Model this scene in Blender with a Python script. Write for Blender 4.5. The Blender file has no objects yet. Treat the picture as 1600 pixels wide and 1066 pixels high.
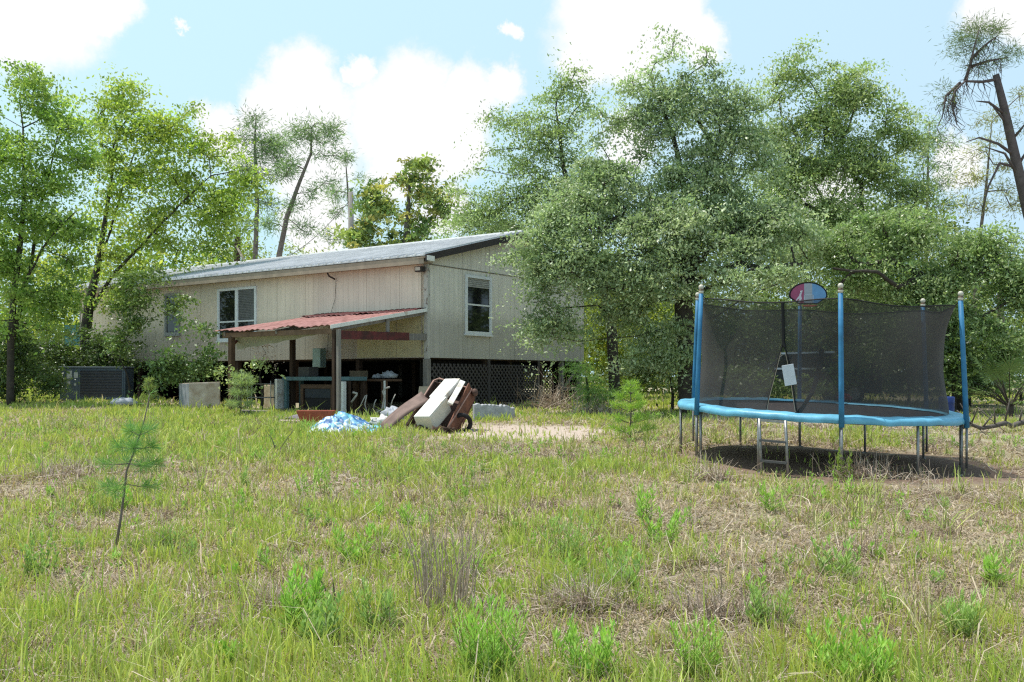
import bpy, math, random
import numpy as np
from mathutils import Vector, Matrix
random.seed(7)
RNG = np.random.default_rng(11)
sc = bpy.context.scene
COL = sc.collection
EYE = 1.7
F = 1500.0          # focal length in pixels of a 1600 px wide frame
HZ = 590.0          # row of the horizon

# ------------------------------------------------------------------ terrain
def gz(x, y):
    x = np.asarray(x, float); y = np.asarray(y, float)
    base = np.where(y < 28, 0.0333 * y, 0.9324 + 0.004 * (y - 28))
    tilt = -0.035 * (x - 4.6) * np.exp(-((x - 4.8) / 4.0) ** 2 - ((y - 14) / 4.0) ** 2)
    bump = 0.018 * np.sin(x * 1.3 + 0.6 * y) + 0.014 * np.sin(2.1 * y - 0.9 * x + 1.0) + 0.01 * np.sin(3.7 * x + 2.9 * y)
    return base + tilt + bump
def gzf(x, y): return float(gz(x, y))
def at(px, py, Y): return Vector(((px - 800) / F * Y, Y, EYE + (HZ - py) / F * Y))
def gat(px, py):
    lo, hi = 3.0, 80.0
    for _ in range(50):
        m = (lo + hi) / 2
        z = EYE + (HZ - py) / F * m
        if z > gzf((px - 800) / F * m, m): lo = m
        else: hi = m
    x = (px - 800) / F * lo
    return Vector((x, lo, gzf(x, lo)))
def gx(px, Y):
    x = (px - 800) / F * Y
    return Vector((x, Y, gzf(x, Y)))

# ------------------------------------------------------------------ objects
def tag(o, label=None, cat=None, group=None, kind=None):
    if label: o['label'] = label
    if cat: o['category'] = cat
    if group: o['group'] = group
    if kind: o['kind'] = kind
    return o
def thing(name, label, cat, loc=(0, 0, 0), group=None):
    o = bpy.data.objects.new(name, None); COL.objects.link(o)
    o.location = loc; o.empty_display_size = 0.2
    return tag(o, label, cat, group)
def wloc(o):
    v = Vector((0, 0, 0))
    while o is not None:
        v += o.location; o = o.parent
    return v
def link_mesh(name, me, mat, parent=None, smooth=False):
    if mat is not None: me.materials.append(mat)
    o = bpy.data.objects.new(name, me); COL.objects.link(o)
    if parent is not None:
        off = wloc(parent); me.transform(Matrix.Translation(-off)); o.parent = parent
    if smooth: me.polygons.foreach_set('use_smooth', np.ones(len(me.polygons), bool))
    return o
def recenter(o):
    """give a single-mesh thing an origin at its base"""
    me = o.data
    n = len(me.vertices); a = np.empty(n * 3, np.float32); me.vertices.foreach_get('co', a); a = a.reshape(-1, 3)
    c = Vector(((a[:, 0].min() + a[:, 0].max()) / 2, (a[:, 1].min() + a[:, 1].max()) / 2, a[:, 2].min()))
    me.transform(Matrix.Translation(-c)); o.location = c
    return o

class MB:
    def __init__(s): s.v = []; s.f = []
    def add(s, vs, fs):
        n = len(s.v); s.v += [tuple(v) for v in vs]; s.f += [tuple(i + n for i in f) for f in fs]
    def frame_box(s, o, ax, ay, az, a0, a1, b0, b1, c0, c1):
        P = lambda a, b, c: o + ax * a + ay * b + az * c
        s.add([P(a0, b0, c0), P(a1, b0, c0), P(a1, b1, c0), P(a0, b1, c0), P(a0, b0, c1), P(a1, b0, c1), P(a1, b1, c1), P(a0, b1, c1)],
              [(0, 3, 2, 1), (4, 5, 6, 7), (0, 1, 5, 4), (1, 2, 6, 5), (2, 3, 7, 6), (3, 0, 4, 7)])
        return s
    def box(s, c, size, rot=(0, 0, 0)):
        from mathutils import Euler
        M = Euler(rot).to_matrix(); c = Vector(c)
        h = [q / 2 for q in size]
        return s.frame_box(c, M @ Vector((1, 0, 0)), M @ Vector((0, 1, 0)), M @ Vector((0, 0, 1)), -h[0], h[0], -h[1], h[1], -h[2], h[2])
    def bar(s, a, b, w, t, up=Vector((0, 0, 1))):
        a = Vector(a); b = Vector(b); d = (b - a); L = d.length; d = d / L
        x = d.cross(up)
        if x.length < 1e-4: x = d.cross(Vector((1, 0, 0)))
        x.normalize(); y = x.cross(d)
        return s.frame_box(a, d, x, y, 0, L, -w / 2, w / 2, -t / 2, t / 2)
    def tube(s, pts, r, n=8, cap=True):
        pts = [Vector(p) for p in pts]
        if not hasattr(r, '__len__'): r = [r] * len(pts)
        ref = None; base = len(s.v)
        for i, p in enumerate(pts):
            t = (pts[min(i + 1, len(pts) - 1)] - pts[max(i - 1, 0)])
            t.normalize()
            if ref is None:
                ref = Vector((0, 0, 1)) if abs(t.z) < .9 else Vector((1, 0, 0))
            x = t.cross(ref)
            if x.length < 1e-5: x = t.cross(Vector((0.3, 1, 0)))
            x.normalize(); y = x.cross(t); y.normalize(); ref = y
            for k in range(n):
                a = 2 * math.pi * k / n
                s.v.append(tuple(p + (x * math.cos(a) + y * math.sin(a)) * r[i]))
        for i in range(len(pts) - 1):
            for k in range(n):
                a = base + i * n + k; b = base + i * n + (k + 1) % n
                s.f.append((a, b, b + n, a + n))
        if cap:
            s.f.append(tuple(base + k for k in reversed(range(n))))
            s.f.append(tuple(base + (len(pts) - 1) * n + k for k in range(n)))
        return s
    def lathe(s, c, prof, n=16, cap=True):
        c = Vector(c); base = len(s.v)
        for (r, z) in prof:
            for k in range(n):
                a = 2 * math.pi * k / n
                s.v.append((c.x + r * math.cos(a), c.y + r * math.sin(a), c.z + z))
        for i in range(len(prof) - 1):
            for k in range(n):
                a = base + i * n + k; b = base + i * n + (k + 1) % n
                s.f.append((a, b, b + n, a + n))
        if cap:
            s.f.append(tuple(base + k for k in reversed(range(n))))
            s.f.append(tuple(base + (len(prof) - 1) * n + k for k in range(n)))
        return s
    def prism(s, poly, d):
        poly = [Vector(p) for p in poly]; d = Vector(d); n = len(poly)
        s.add(poly + [p + d for p in poly],
              [tuple(reversed(range(n))), tuple(range(n, 2 * n))] + [(i, (i + 1) % n, (i + 1) % n + n, i + n) for i in range(n)])
        return s
    def ball(s, c, r, n=10, m=7, sq=(1, 1, 1)):
        c = Vector(c); base = len(s.v)
        s.v.append((c.x, c.y, c.z - r * sq[2]))
        for i in range(1, m):
            th = -math.pi / 2 + math.pi * i / m
            for k in range(n):
                a = 2 * math.pi * k / n
                s.v.append((c.x + r * sq[0] * math.cos(th) * math.cos(a), c.y + r * sq[1] * math.cos(th) * math.sin(a), c.z + r * sq[2] * math.sin(th)))
        s.v.append((c.x, c.y, c.z + r * sq[2])); top = len(s.v) - 1
        for k in range(n):
            s.f.append((base, base + 1 + (k + 1) % n, base + 1 + k))
            for i in range(m - 2):
                a = base + 1 + i * n + k; b = base + 1 + i * n + (k + 1) % n
                s.f.append((a, b, b + n, a + n))
            s.f.append((base + 1 + (m - 2) * n + k, base + 1 + (m - 2) * n + (k + 1) % n, top))
        return s
    def build(s, name, mat, parent=None, smooth=False, bevel=0.0, rough=0.0):
        me = bpy.data.meshes.new(name)
        me.from_pydata(s.v, [], s.f); me.validate(); me.update()
        import bmesh
        bm = bmesh.new(); bm.from_mesh(me); bmesh.ops.recalc_face_normals(bm, faces=bm.faces); bm.to_mesh(me); bm.free()
        o = link_mesh(name, me, mat, parent, smooth)
        if bevel:
            m = o.modifiers.new('edge', 'BEVEL'); m.width = bevel; m.segments = 2; m.limit_method = 'ANGLE'
        return o
    def single(s, name, mat, label, cat, group=None, **k):
        o = s.build(name, mat, None, **k); recenter(o); return tag(o, label, cat, group)

def raw_mesh(name, V, faces_flat, starts, totals, colors=None):
    me = bpy.data.meshes.new(name)
    me.vertices.add(len(V)); me.vertices.foreach_set('co', np.ascontiguousarray(V, np.float32).ravel())
    me.loops.add(len(faces_flat)); me.loops.foreach_set('vertex_index', np.ascontiguousarray(faces_flat, np.int32))
    me.polygons.add(len(starts)); me.polygons.foreach_set('loop_start', np.ascontiguousarray(starts, np.int32))
    try: me.polygons.foreach_set('loop_total', np.ascontiguousarray(totals, np.int32))
    except Exception: pass
    if colors is not None:
        a = me.color_attributes.new('Col', 'FLOAT_COLOR', 'POINT')
        c4 = np.ones((len(V), 4), np.float32); c4[:, :3] = colors
        a.data.foreach_set('color', c4.ravel())
    me.update(calc_edges=True)
    return me

# ------------------------------------------------------------------ value noise
_H = RNG.random((256, 256))
def vnoise(x, y):
    x = np.asarray(x, float); y = np.asarray(y, float)
    xi = np.floor(x).astype(int); yi = np.floor(y).astype(int)
    fx = x - xi; fy = y - yi; fx = fx * fx * (3 - 2 * fx); fy = fy * fy * (3 - 2 * fy)
    g = lambda a, b: _H[a % 256, b % 256]
    return (g(xi, yi) * (1 - fx) + g(xi + 1, yi) * fx) * (1 - fy) + (g(xi, yi + 1) * (1 - fx) + g(xi + 1, yi + 1) * fx) * fy
def fnoise(x, y, o=3):
    t = 0; a = .5; s = 0
    for k in range(o):
        t = t + a * vnoise(x * 2 ** k + 17.3 * k, y * 2 ** k + 5.1 * k); s += a; a *= .5
    return t / s

# ------------------------------------------------------------------ materials
def new_mat(name):
    m = bpy.data.materials.new(name); m.use_nodes = True
    nt = m.node_tree; return m, nt, nt.nodes, nt.links, nt.nodes['Principled BSDF']
def N(nt, t, **k):
    n = nt.nodes.new(t)
    for a, b in k.items(): setattr(n, a, b)
    return n
def pm(name, col, rough=.7, metal=0, var=.25, scale=6, bump=.15, col2=None, spec=.3, stretch=(1, 1, 1), thr=(.35, .7), coat=0):
    m, nt, nd, lk, bs = new_mat(name)
    tc = N(nt, 'ShaderNodeTexCoord'); mp = N(nt, 'ShaderNodeMapping'); mp.inputs['Scale'].default_value = stretch
    lk.new(tc.outputs['Object'], mp.inputs['Vector'])
    nz = N(nt, 'ShaderNodeTexNoise'); nz.inputs['Scale'].default_value = scale; nz.inputs['Detail'].default_value = 8; nz.inputs['Roughness'].default_value = .65
    lk.new(mp.outputs[0], nz.inputs['Vector'])
    rp = N(nt, 'ShaderNodeValToRGB')
    c2 = col2 or tuple(c * (1 - var) for c in col)
    rp.color_ramp.elements[0].position = thr[0]; rp.color_ramp.elements[0].color = (*c2, 1)
    rp.color_ramp.elements[1].position = thr[1]; rp.color_ramp.elements[1].color = (*col, 1)
    lk.new(nz.outputs['Fac'], rp.inputs['Fac']); lk.new(rp.outputs['Color'], bs.inputs['Base Color'])
    bs.inputs['Roughness'].default_value = rough; bs.inputs['Metallic'].default_value = metal
    bs.inputs['Specular IOR Level'].default_value = spec
    if coat: bs.inputs['Coat Weight'].default_value = coat
    if bump:
        bp = N(nt, 'ShaderNodeBump'); bp.inputs['Strength'].default_value = bump; bp.inputs['Distance'].default_value = .02
        lk.new(nz.outputs['Fac'], bp.inputs['Height']); lk.new(bp.outputs[0], bs.inputs['Normal'])
    return m
def leaf_mat(name, rough=.45, trans=.35, spec=.35, tint=(1.3, 1.35, .65)):
    m, nt, nd, lk, bs = new_mat(name)
    at_ = N(nt, 'ShaderNodeAttribute'); at_.attribute_name = 'Col'
    lk.new(at_.outputs['Color'], bs.inputs['Base Color'])
    bs.inputs['Roughness'].default_value = rough; bs.inputs['Specular IOR Level'].default_value = spec
    tr = N(nt, 'ShaderNodeBsdfTranslucent')
    mx = N(nt, 'ShaderNodeMix', data_type='RGBA', blend_type='MULTIPLY'); mx.inputs['Factor'].default_value = 1
    lk.new(at_.outputs['Color'], mx.inputs[6]); mx.inputs[7].default_value = (*tint, 1)
    lk.new(mx.outputs[2], tr.inputs['Color'])
    ms = N(nt, 'ShaderNodeMixShader'); ms.inputs[0].default_value = trans
    lk.new(bs.outputs[0], ms.inputs[1]); lk.new(tr.outputs[0], ms.inputs[2])
    lk.new(ms.outputs[0], nd['Material Output'].inputs['Surface'])
    return m
def siding_mat(name, axis, col, dark, per=.2, mildew=1.0):
    m, nt, nd, lk, bs = new_mat(name)
    tc = N(nt, 'ShaderNodeTexCoord')
    dp = N(nt, 'ShaderNodeVectorMath', operation='DOT_PRODUCT'); dp.inputs[1].default_value = axis
    lk.new(tc.outputs['Object'], dp.inputs[0])
    sep = N(nt, 'ShaderNodeSeparateXYZ'); lk.new(tc.outputs['Object'], sep.inputs[0])
    dv = N(nt, 'ShaderNodeMath', operation='DIVIDE'); lk.new(dp.outputs['Value'], dv.inputs[0]); dv.inputs[1].default_value = per
    fr = N(nt, 'ShaderNodeMath', operation='FRACT'); lk.new(dv.outputs[0], fr.inputs[0])
    gt = N(nt, 'ShaderNodeMath', operation='LESS_THAN'); lk.new(fr.outputs[0], gt.inputs[0]); gt.inputs[1].default_value = .05
    cb = N(nt, 'ShaderNodeCombineXYZ')
    m1 = N(nt, 'ShaderNodeMath', operation='MULTIPLY'); lk.new(dp.outputs['Value'], m1.inputs[0]); m1.inputs[1].default_value = 5
    m2 = N(nt, 'ShaderNodeMath', operation='MULTIPLY'); lk.new(sep.outputs['Z'], m2.inputs[0]); m2.inputs[1].default_value = .45
    lk.new(m1.outputs[0], cb.inputs[0]); lk.new(m2.outputs[0], cb.inputs[1])
    nz = N(nt, 'ShaderNodeTexNoise'); nz.inputs['Scale'].default_value = 1.1; nz.inputs['Detail'].default_value = 9; nz.inputs['Roughness'].default_value = .7
    lk.new(cb.outputs[0], nz.inputs['Vector'])
    n2 = N(nt, 'ShaderNodeTexNoise'); n2.inputs['Scale'].default_value = .7; n2.inputs['Detail'].default_value = 6
    lk.new(tc.outputs['Object'], n2.inputs['Vector'])
    rp = N(nt, 'ShaderNodeValToRGB'); rp.color_ramp.elements[0].position = .36; rp.color_ramp.elements[1].position = .6
    rp.color_ramp.elements[0].color = (*dark, 1); rp.color_ramp.elements[1].color = (*col, 1)
    ad = N(nt, 'ShaderNodeMath', operation='MULTIPLY_ADD'); lk.new(n2.outputs['Fac'], ad.inputs[0]); ad.inputs[1].default_value = .5
    hf = N(nt, 'ShaderNodeMath', operation='MULTIPLY'); lk.new(nz.outputs['Fac'], hf.inputs[0]); hf.inputs[1].default_value = .5
    lk.new(hf.outputs[0], ad.inputs[2]); lk.new(ad.outputs[0], rp.inputs['Fac'])
    # damp, mildewed foot of the sheets
    mr = N(nt, 'ShaderNodeMapRange'); lk.new(sep.outputs['Z'], mr.inputs['Value'])
    mr.inputs['From Min'].default_value = 2.2; mr.inputs['From Max'].default_value = 2.65; mr.inputs['To Min'].default_value = .75 * mildew; mr.inputs['To Max'].default_value = 0
    mm = N(nt, 'ShaderNodeMath', operation='MULTIPLY'); lk.new(mr.outputs[0], mm.inputs[0]); lk.new(nz.outputs['Fac'], mm.inputs[1])
    mx = N(nt, 'ShaderNodeMix', data_type='RGBA'); lk.new(mm.outputs[0], mx.inputs['Factor']); lk.new(rp.outputs['Color'], mx.inputs[6]); mx.inputs[7].default_value = (.07, .065, .055, 1)
    mg = N(nt, 'ShaderNodeMix', data_type='RGBA'); mg.inputs[7].default_value = (.16, .13, .1, 1)
    gm = N(nt, 'ShaderNodeMath', operation='MULTIPLY'); lk.new(gt.outputs[0], gm.inputs[0]); gm.inputs[1].default_value = .26
    lk.new(gm.outputs[0], mg.inputs['Factor']); lk.new(mx.outputs[2], mg.inputs[6])
    d2 = N(nt, 'ShaderNodeMath', operation='DIVIDE'); lk.new(dp.outputs['Value'], d2.inputs[0]); d2.inputs[1].default_value = 1.22
    f2 = N(nt, 'ShaderNodeMath', operation='FRACT'); lk.new(d2.outputs[0], f2.inputs[0]); g2 = N(nt, 'ShaderNodeMath', operation='LESS_THAN'); lk.new(f2.outputs[0], g2.inputs[0]); g2.inputs[1].default_value = .011
    j2 = N(nt, 'ShaderNodeMath', operation='MULTIPLY'); lk.new(g2.outputs[0], j2.inputs[0]); j2.inputs[1].default_value = .55
    mj = N(nt, 'ShaderNodeMix', data_type='RGBA'); lk.new(j2.outputs[0], mj.inputs['Factor']); lk.new(mg.outputs[2], mj.inputs[6]); mj.inputs[7].default_value = (.14, .11, .085, 1)
    # grey run-off streaks below the eave and pale washed lines
    mt = N(nt, 'ShaderNodeMapRange'); lk.new(sep.outputs['Z'], mt.inputs['Value']); mt.inputs['From Min'].default_value = 3.3; mt.inputs['From Max'].default_value = 4.9; mt.inputs['To Min'].default_value = 0; mt.inputs['To Max'].default_value = 1.1
    c3 = N(nt, 'ShaderNodeCombineXYZ'); m3 = N(nt, 'ShaderNodeMath', operation='MULTIPLY'); lk.new(dp.outputs['Value'], m3.inputs[0]); m3.inputs[1].default_value = 9; lk.new(m3.outputs[0], c3.inputs[0])
    m4 = N(nt, 'ShaderNodeMath', operation='MULTIPLY'); lk.new(sep.outputs['Z'], m4.inputs[0]); m4.inputs[1].default_value = .25; lk.new(m4.outputs[0], c3.inputs[1])
    n3 = N(nt, 'ShaderNodeTexNoise'); n3.inputs['Scale'].default_value = 1; n3.inputs['Detail'].default_value = 5; lk.new(c3.outputs[0], n3.inputs['Vector'])
    r3 = N(nt, 'ShaderNodeMapRange'); lk.new(n3.outputs['Fac'], r3.inputs['Value']); r3.inputs['From Min'].default_value = .5; r3.inputs['From Max'].default_value = .72; r3.inputs['To Max'].default_value = .5
    s3 = N(nt, 'ShaderNodeMath', operation='MULTIPLY'); lk.new(r3.outputs[0], s3.inputs[0]); lk.new(mt.outputs[0], s3.inputs[1]); s3.use_clamp = True
    ms3 = N(nt, 'ShaderNodeMix', data_type='RGBA'); lk.new(s3.outputs[0], ms3.inputs['Factor']); lk.new(mj.outputs[2], ms3.inputs[6]); ms3.inputs[7].default_value = (.26, .20, .155, 1)
    lk.new(ms3.outputs[2], bs.inputs['Base Color']); bs.inputs['Roughness'].default_value = .8; bs.inputs['Specular IOR Level'].default_value = .2
    bp = N(nt, 'ShaderNodeBump'); bp.inputs['Strength'].default_value = .4; bp.inputs['Distance'].default_value = .01; bp.invert = True
    lk.new(gt.outputs[0], bp.inputs['Height']); lk.new(bp.outputs[0], bs.inputs['Normal'])
    return m

# ------------------------------------------------------------------ foliage
def leaf_quads(P, L, W, col, up=.25, radial=None, seed=0):
    """rhombic leaves: P (n,3), L, W lengths (n), col (n,3)"""
    r = np.random.default_rng(seed); n = len(P)
    a = r.normal(size=(n, 3))
    if radial is not None: a = a * .35 + radial
    a /= np.linalg.norm(a, axis=1)[:, None] + 1e-9
    nrm = r.normal(size=(n, 3)); nrm[:, 2] = np.abs(nrm[:, 2]) + up
    b = np.cross(nrm, a); b /= np.linalg.norm(b, axis=1)[:, None] + 1e-9
    a = a * (L / 2)[:, None]; b = b * (W / 2)[:, None]
    V = np.stack([P - a, P + b - a * .15, P + a, P - b - a * .15], 1).reshape(-1, 3)
    C = np.repeat(col, 4, axis=0)
    return V, C
def quads_obj(name, V, C, mat, parent):
    n = len(V) // 4
    me = raw_mesh(name, V, np.arange(4 * n), np.arange(n) * 4, np.full(n, 4), C)
    return link_mesh(name, me, mat, parent)
def pal(r, n, cols):
    cols = np.array(cols); k = r.integers(0, len(cols), n); t = r.random((n, 1))
    return cols[k] * (1 - t * .5) + cols[r.integers(0, len(cols), n)] * t * .5

def branch_net(mb, trunk, rad, targets, r, rtip=.008, power=2.3, n=5, wig=.12, zmin=None, limbs=()):
    """grow limbs from a trunk polyline to every target; nearest-node growth, pipe-model radii"""
    T = [np.array(p, float) for p in trunk]
    # densify trunk
    pts = []; par = []; isT = []; rt = []
    for i in range(len(T) - 1):
        for k in range(4):
            t = k / 4
            pts.append(T[i] * (1 - t) + T[i + 1] * t); rt.append(rad[i] * (1 - t) + rad[i + 1] * t); par.append(len(pts) - 2); isT.append(True)
    pts.append(T[-1]); rt.append(rad[-1]); par.append(len(pts) - 2); isT.append(True)
    extra = []
    for (lp, r0, r1) in limbs:
        L_ = [np.array(q, float) for q in lp]; j = int(np.argmin(np.linalg.norm(np.array(pts) - L_[0], axis=1))); pr = j; ch = [pts[j]]; cr = [r0]
        m_ = len(L_) * 3
        for k in range(1, m_ + 1):
            t = k / m_ * (len(L_) - 1); i = min(int(t), len(L_) - 2); w_ = L_[i] * (1 - (t - i)) + L_[i + 1] * (t - i) + r.normal(size=3) * r0 * .25
            rr = r0 + (r1 - r0) * k / m_
            pts.append(w_); par.append(pr); isT.append(True); rt.append(rr); pr = len(pts) - 1; ch.append(w_); cr.append(rr)
        extra.append((ch, cr))
    nT = len(pts)
    n0 = len(trunk) * 4 - 3
    path = [i * .05 for i in range(nT)]
    base = np.array(pts)
    zlim = base[0, 2] + .28 * (base[:, 2].max() - base[0, 2]) if zmin is None else zmin
    tg = np.array(targets, float)
    d0 = np.min(np.linalg.norm(tg[:, None] - base[None], axis=2), axis=1)
    for i in np.argsort(d0):
        p = tg[i]; A = np.array(pts)
        d = np.linalg.norm(A - p, axis=1)
        cost = d + .28 * np.array(path)
        cost = cost + np.where((A[:, 2] < zlim) & (np.arange(len(A)) < nT), 50, 0) + np.where(A[:, 2] > p[2] + .4, .6 * d, 0)
        j = int(np.argmin(cost)); q = A[j]
        L = d[j]; k = max(1, int(L / .9))
        prev = j
        for s in range(1, k + 1):
            t = s / k
            w = q * (1 - t) + p * t
            if s < k: w = w + r.normal(size=3) * wig * L * .35 + np.array([0, 0, .10 * L * math.sin(math.pi * t)])
            pts.append(w); par.append(prev); isT.append(False); rt.append(0); path.append(path[prev] + L / k); prev = len(pts) - 1
    m = len(pts); acc = np.zeros(m)
    kids = np.zeros(m, int)
    for i in range(m - 1, 0, -1):
        if kids[i] == 0: acc[i] += rtip ** power
        if par[i] >= 0: acc[par[i]] += acc[i]; kids[par[i]] += 1
    R = acc ** (1 / power)
    for i in range(m):
        if not isT[i]:
            p, q = pts[par[i]], pts[i]
            r0 = min(R[par[i]], R[i] * 1.35) if not isT[par[i]] else min(R[i] * 1.3, rt[par[i]] if rt[par[i]] > 0 else 9)
            mb.tube([p, q], [r0, R[i]], n=n, cap=False)
    mb.tube(base[:n0], rt[:n0], n=9)
    for ch, cr in extra: mb.tube(ch, cr, n=8)

def crown_points(blobs, Y, r, k_area, rc, per, pad=False, gap=-1.0):
    """blobs: (px, py, rx[, ry[, dY]]) of a real crown standing at depth Y -> spray centres and leaf points"""
    cen = []; P = []; cid = []; rad = []
    for b in blobs:
        px, py, rx = b[:3]; ry = b[3] if len(b) > 3 and b[3] else rx; dY = b[4] if len(b) > 4 else 0
        y = Y + dY; c = np.array(at(px, py, y)); s = y / F
        R = np.array([rx * s, .9 * max(rx, ry) * s, ry * s])
        k = max(3, int(k_area * rx * ry))
        u = r.normal(size=(k, 3)); u /= np.linalg.norm(u, axis=1)[:, None]
        t = r.random((k, 1)) ** .5
        t = np.where(r.random((k, 1)) < .16, r.uniform(1.0, 1.25, (k, 1)), t)
        q = c + u * t * R
        # gaps: thin the sprays where a lumpy 3-D field is low
        f = np.sin(q[:, 0] * 2.9 + 1.9 * np.sin(q[:, 2] * 2.1) + .5 * q[:, 1]) + .5 * np.sin(q[:, 1] * 2.2 + 1.3) + np.sin(q[:, 2] * 3.3 + 2.1 * np.sin(q[:, 0] * 1.7 + .4 * q[:, 1]))
        q = q[f > gap + r.normal(size=k) * .22] if k > 6 else q
        cen.append(q)
    cen = np.concatenate(cen)
    n = len(cen)
    for i in range(n):
        if pad:
            # a leafy branchlet: a flat, tilted, slightly drooping spray
            s_ = rc * r.uniform(.55, 1.5); kx = r.uniform(1.1, 2.1); az = r.uniform(0, 6.283); tl = r.normal() * .38
            u_ = np.clip(r.normal(size=(per, 3)), -1.9, 1.9) * np.array([kx, .85, .30]) * s_
            u_[:, 2] += u_[:, 0] * tl - .22 * u_[:, 0] ** 2 / (s_ * kx + 1e-6)
            g = np.stack([u_[:, 0] * math.cos(az) - u_[:, 1] * math.sin(az), u_[:, 0] * math.sin(az) + u_[:, 1] * math.cos(az), u_[:, 2]], 1)
        else:
            g = r.normal(size=(per, 3)) * np.array([1, 1, .7]) * rc * r.uniform(.6, 1.35)
        P.append(cen[i] + g); cid.append(np.full(per, i)); rad.append(g)
    return cen, np.concatenate(P), np.concatenate(cid), np.concatenate(rad)

FB = 1.95
def tree(name, label, cat, base, trunk, rad, blobs, Y, cols, mat, bark, k=.045, rc=.22, per=26, L=.085, W=.04, seed=1, group=None, up=.25, needle=False, rtip=.008, twig=True, zmin=None, vary=.35, sub=2, lk_=.88, kk=1.3, pk=2.0, limbs=(), fb=None, gap=-.75):
    r = np.random.default_rng(seed)
    base = Vector(base)
    o = thing(name, label, cat, base, group)
    cen, P, cid, g = crown_points(blobs, Y, r, k * kk * (1 if needle else .72), rc, int(per * pk * (1 if needle else 1.35)), not needle, gap)
    if trunk:
        mb = MB(); branch_net(mb, trunk, rad, cen[::sub], r, rtip=rtip, zmin=zmin, limbs=[([at(x, y, Y + (q[0] if q else 0)) for (x, y, *q) in lp], r0, r1) for lp, r0, r1 in limbs]); mb.build('trunk', bark, o, smooth=True)
    clump = pal(r, len(cen), cols) * (fb or FB) * (1 + vary * (r.random((len(cen), 1)) - .5) * 2)
    col = clump[cid] * r.uniform(.86, 1.14, (len(P), 1))
    n = len(P)
    if needle:
        rd = g / (np.linalg.norm(g, axis=1)[:, None] + 1e-9)
        V, C = leaf_quads(P, r.uniform(.7, 1.2, n) * L, np.full(n, W), col, up, rd, seed)
    else:
        s = r.uniform(.5, 1.5, n)
        V, C = leaf_quads(P, s * L * lk_, s * W * lk_, col, up, None, seed)
    quads_obj('crown', V, np.clip(C, 0, 1), mat, o)
    return o

# ------------------------------------------------------------------ camera, light, sky
cam = bpy.data.cameras.new('camera'); co = bpy.data.objects.new('camera', cam); COL.objects.link(co)
co.location = (0, 0, EYE); co.rotation_euler = (math.radians(90), 0, 0)
cam.sensor_width = 36; cam.lens = F / 1600 * 36; cam.shift_y = (HZ - 533) / 1600; cam.clip_end = 3000; cam.clip_start = .05
sc.camera = co
SUN_EL = math.radians(71); SUN_AZ = math.atan2(-.97, .20)
sd = Vector((math.sin(SUN_AZ) * math.cos(SUN_EL), math.cos(SUN_AZ) * math.cos(SUN_EL), math.sin(SUN_EL)))
sl = bpy.data.lights.new('sun', 'SUN'); sl.energy = 5.0; sl.angle = math.radians(.53); sl.color = (1, .955, .88)
so = bpy.data.objects.new('sun', sl); COL.objects.link(so); so.location = (0, 0, 40)
so.rotation_euler = sd.to_track_quat('Z', 'Y').to_euler()

w = bpy.data.worlds.new('World'); sc.world = w; w.use_nodes = True
nt = w.node_tree; lk = nt.links; bg = nt.nodes['Background']
STR = .12; bg.inputs['Strength'].default_value = STR
sky = N(nt, 'ShaderNodeTexSky', sky_type='NISHITA'); sky.sun_disc = False; sky.sun_elevation = SUN_EL; sky.sun_rotation = SUN_AZ
sky.air_density = 1.0; sky.dust_density = 1.5; sky.ozone_density = 1.0
tc = N(nt, 'ShaderNodeTexCoord'); sp = N(nt, 'ShaderNodeSeparateXYZ'); lk.new(tc.outputs['Generated'], sp.inputs[0])
hz = N(nt, 'ShaderNodeMapRange'); hz.interpolation_type = 'SMOOTHSTEP'
lk.new(sp.outputs['Z'], hz.inputs['Value']); hz.inputs['From Min'].default_value = .36; hz.inputs['From Max'].default_value = .75; hz.inputs['To Min'].default_value = .97; hz.inputs['To Max'].default_value = .42
hx = N(nt, 'ShaderNodeMapRange'); lk.new(sp.outputs['X'], hx.inputs['Value']); hx.inputs['From Min'].default_value = -.45; hx.inputs['From Max'].default_value = .45
hc = N(nt, 'ShaderNodeMix', data_type='RGBA'); lk.new(hx.outputs[0], hc.inputs['Factor'])
hc.inputs[6].default_value = (.66 / STR, .95 / STR, 1.03 / STR, 1); hc.inputs[7].default_value = (.61 / STR, .85 / STR, 1.03 / STR, 1)
mx = N(nt, 'ShaderNodeMix', data_type='RGBA'); lk.new(hz.outputs[0], mx.inputs['Factor']); lk.new(sky.outputs[0], mx.inputs[6]); lk.new(hc.outputs[2], mx.inputs[7])
n1 = N(nt, 'ShaderNodeTexNoise'); n1.inputs['Scale'].default_value = 11; n1.inputs['Detail'].default_value = 9; n1.inputs['Roughness'].default_value = .68
lk.new(tc.outputs['Generated'], n1.inputs['Vector'])
sb = N(nt, 'ShaderNodeVectorMath', operation='SUBTRACT'); lk.new(n1.outputs['Color'], sb.inputs[0]); sb.inputs[1].default_value = (.5, .5, .5)
scv = N(nt, 'ShaderNodeVectorMath', operation='SCALE'); lk.new(sb.outputs[0], scv.inputs[0]); scv.inputs['Scale'].default_value = .085
av = N(nt, 'ShaderNodeVectorMath', operation='ADD'); lk.new(tc.outputs['Generated'], av.inputs[0]); lk.new(scv.outputs[0], av.inputs[1])
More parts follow.
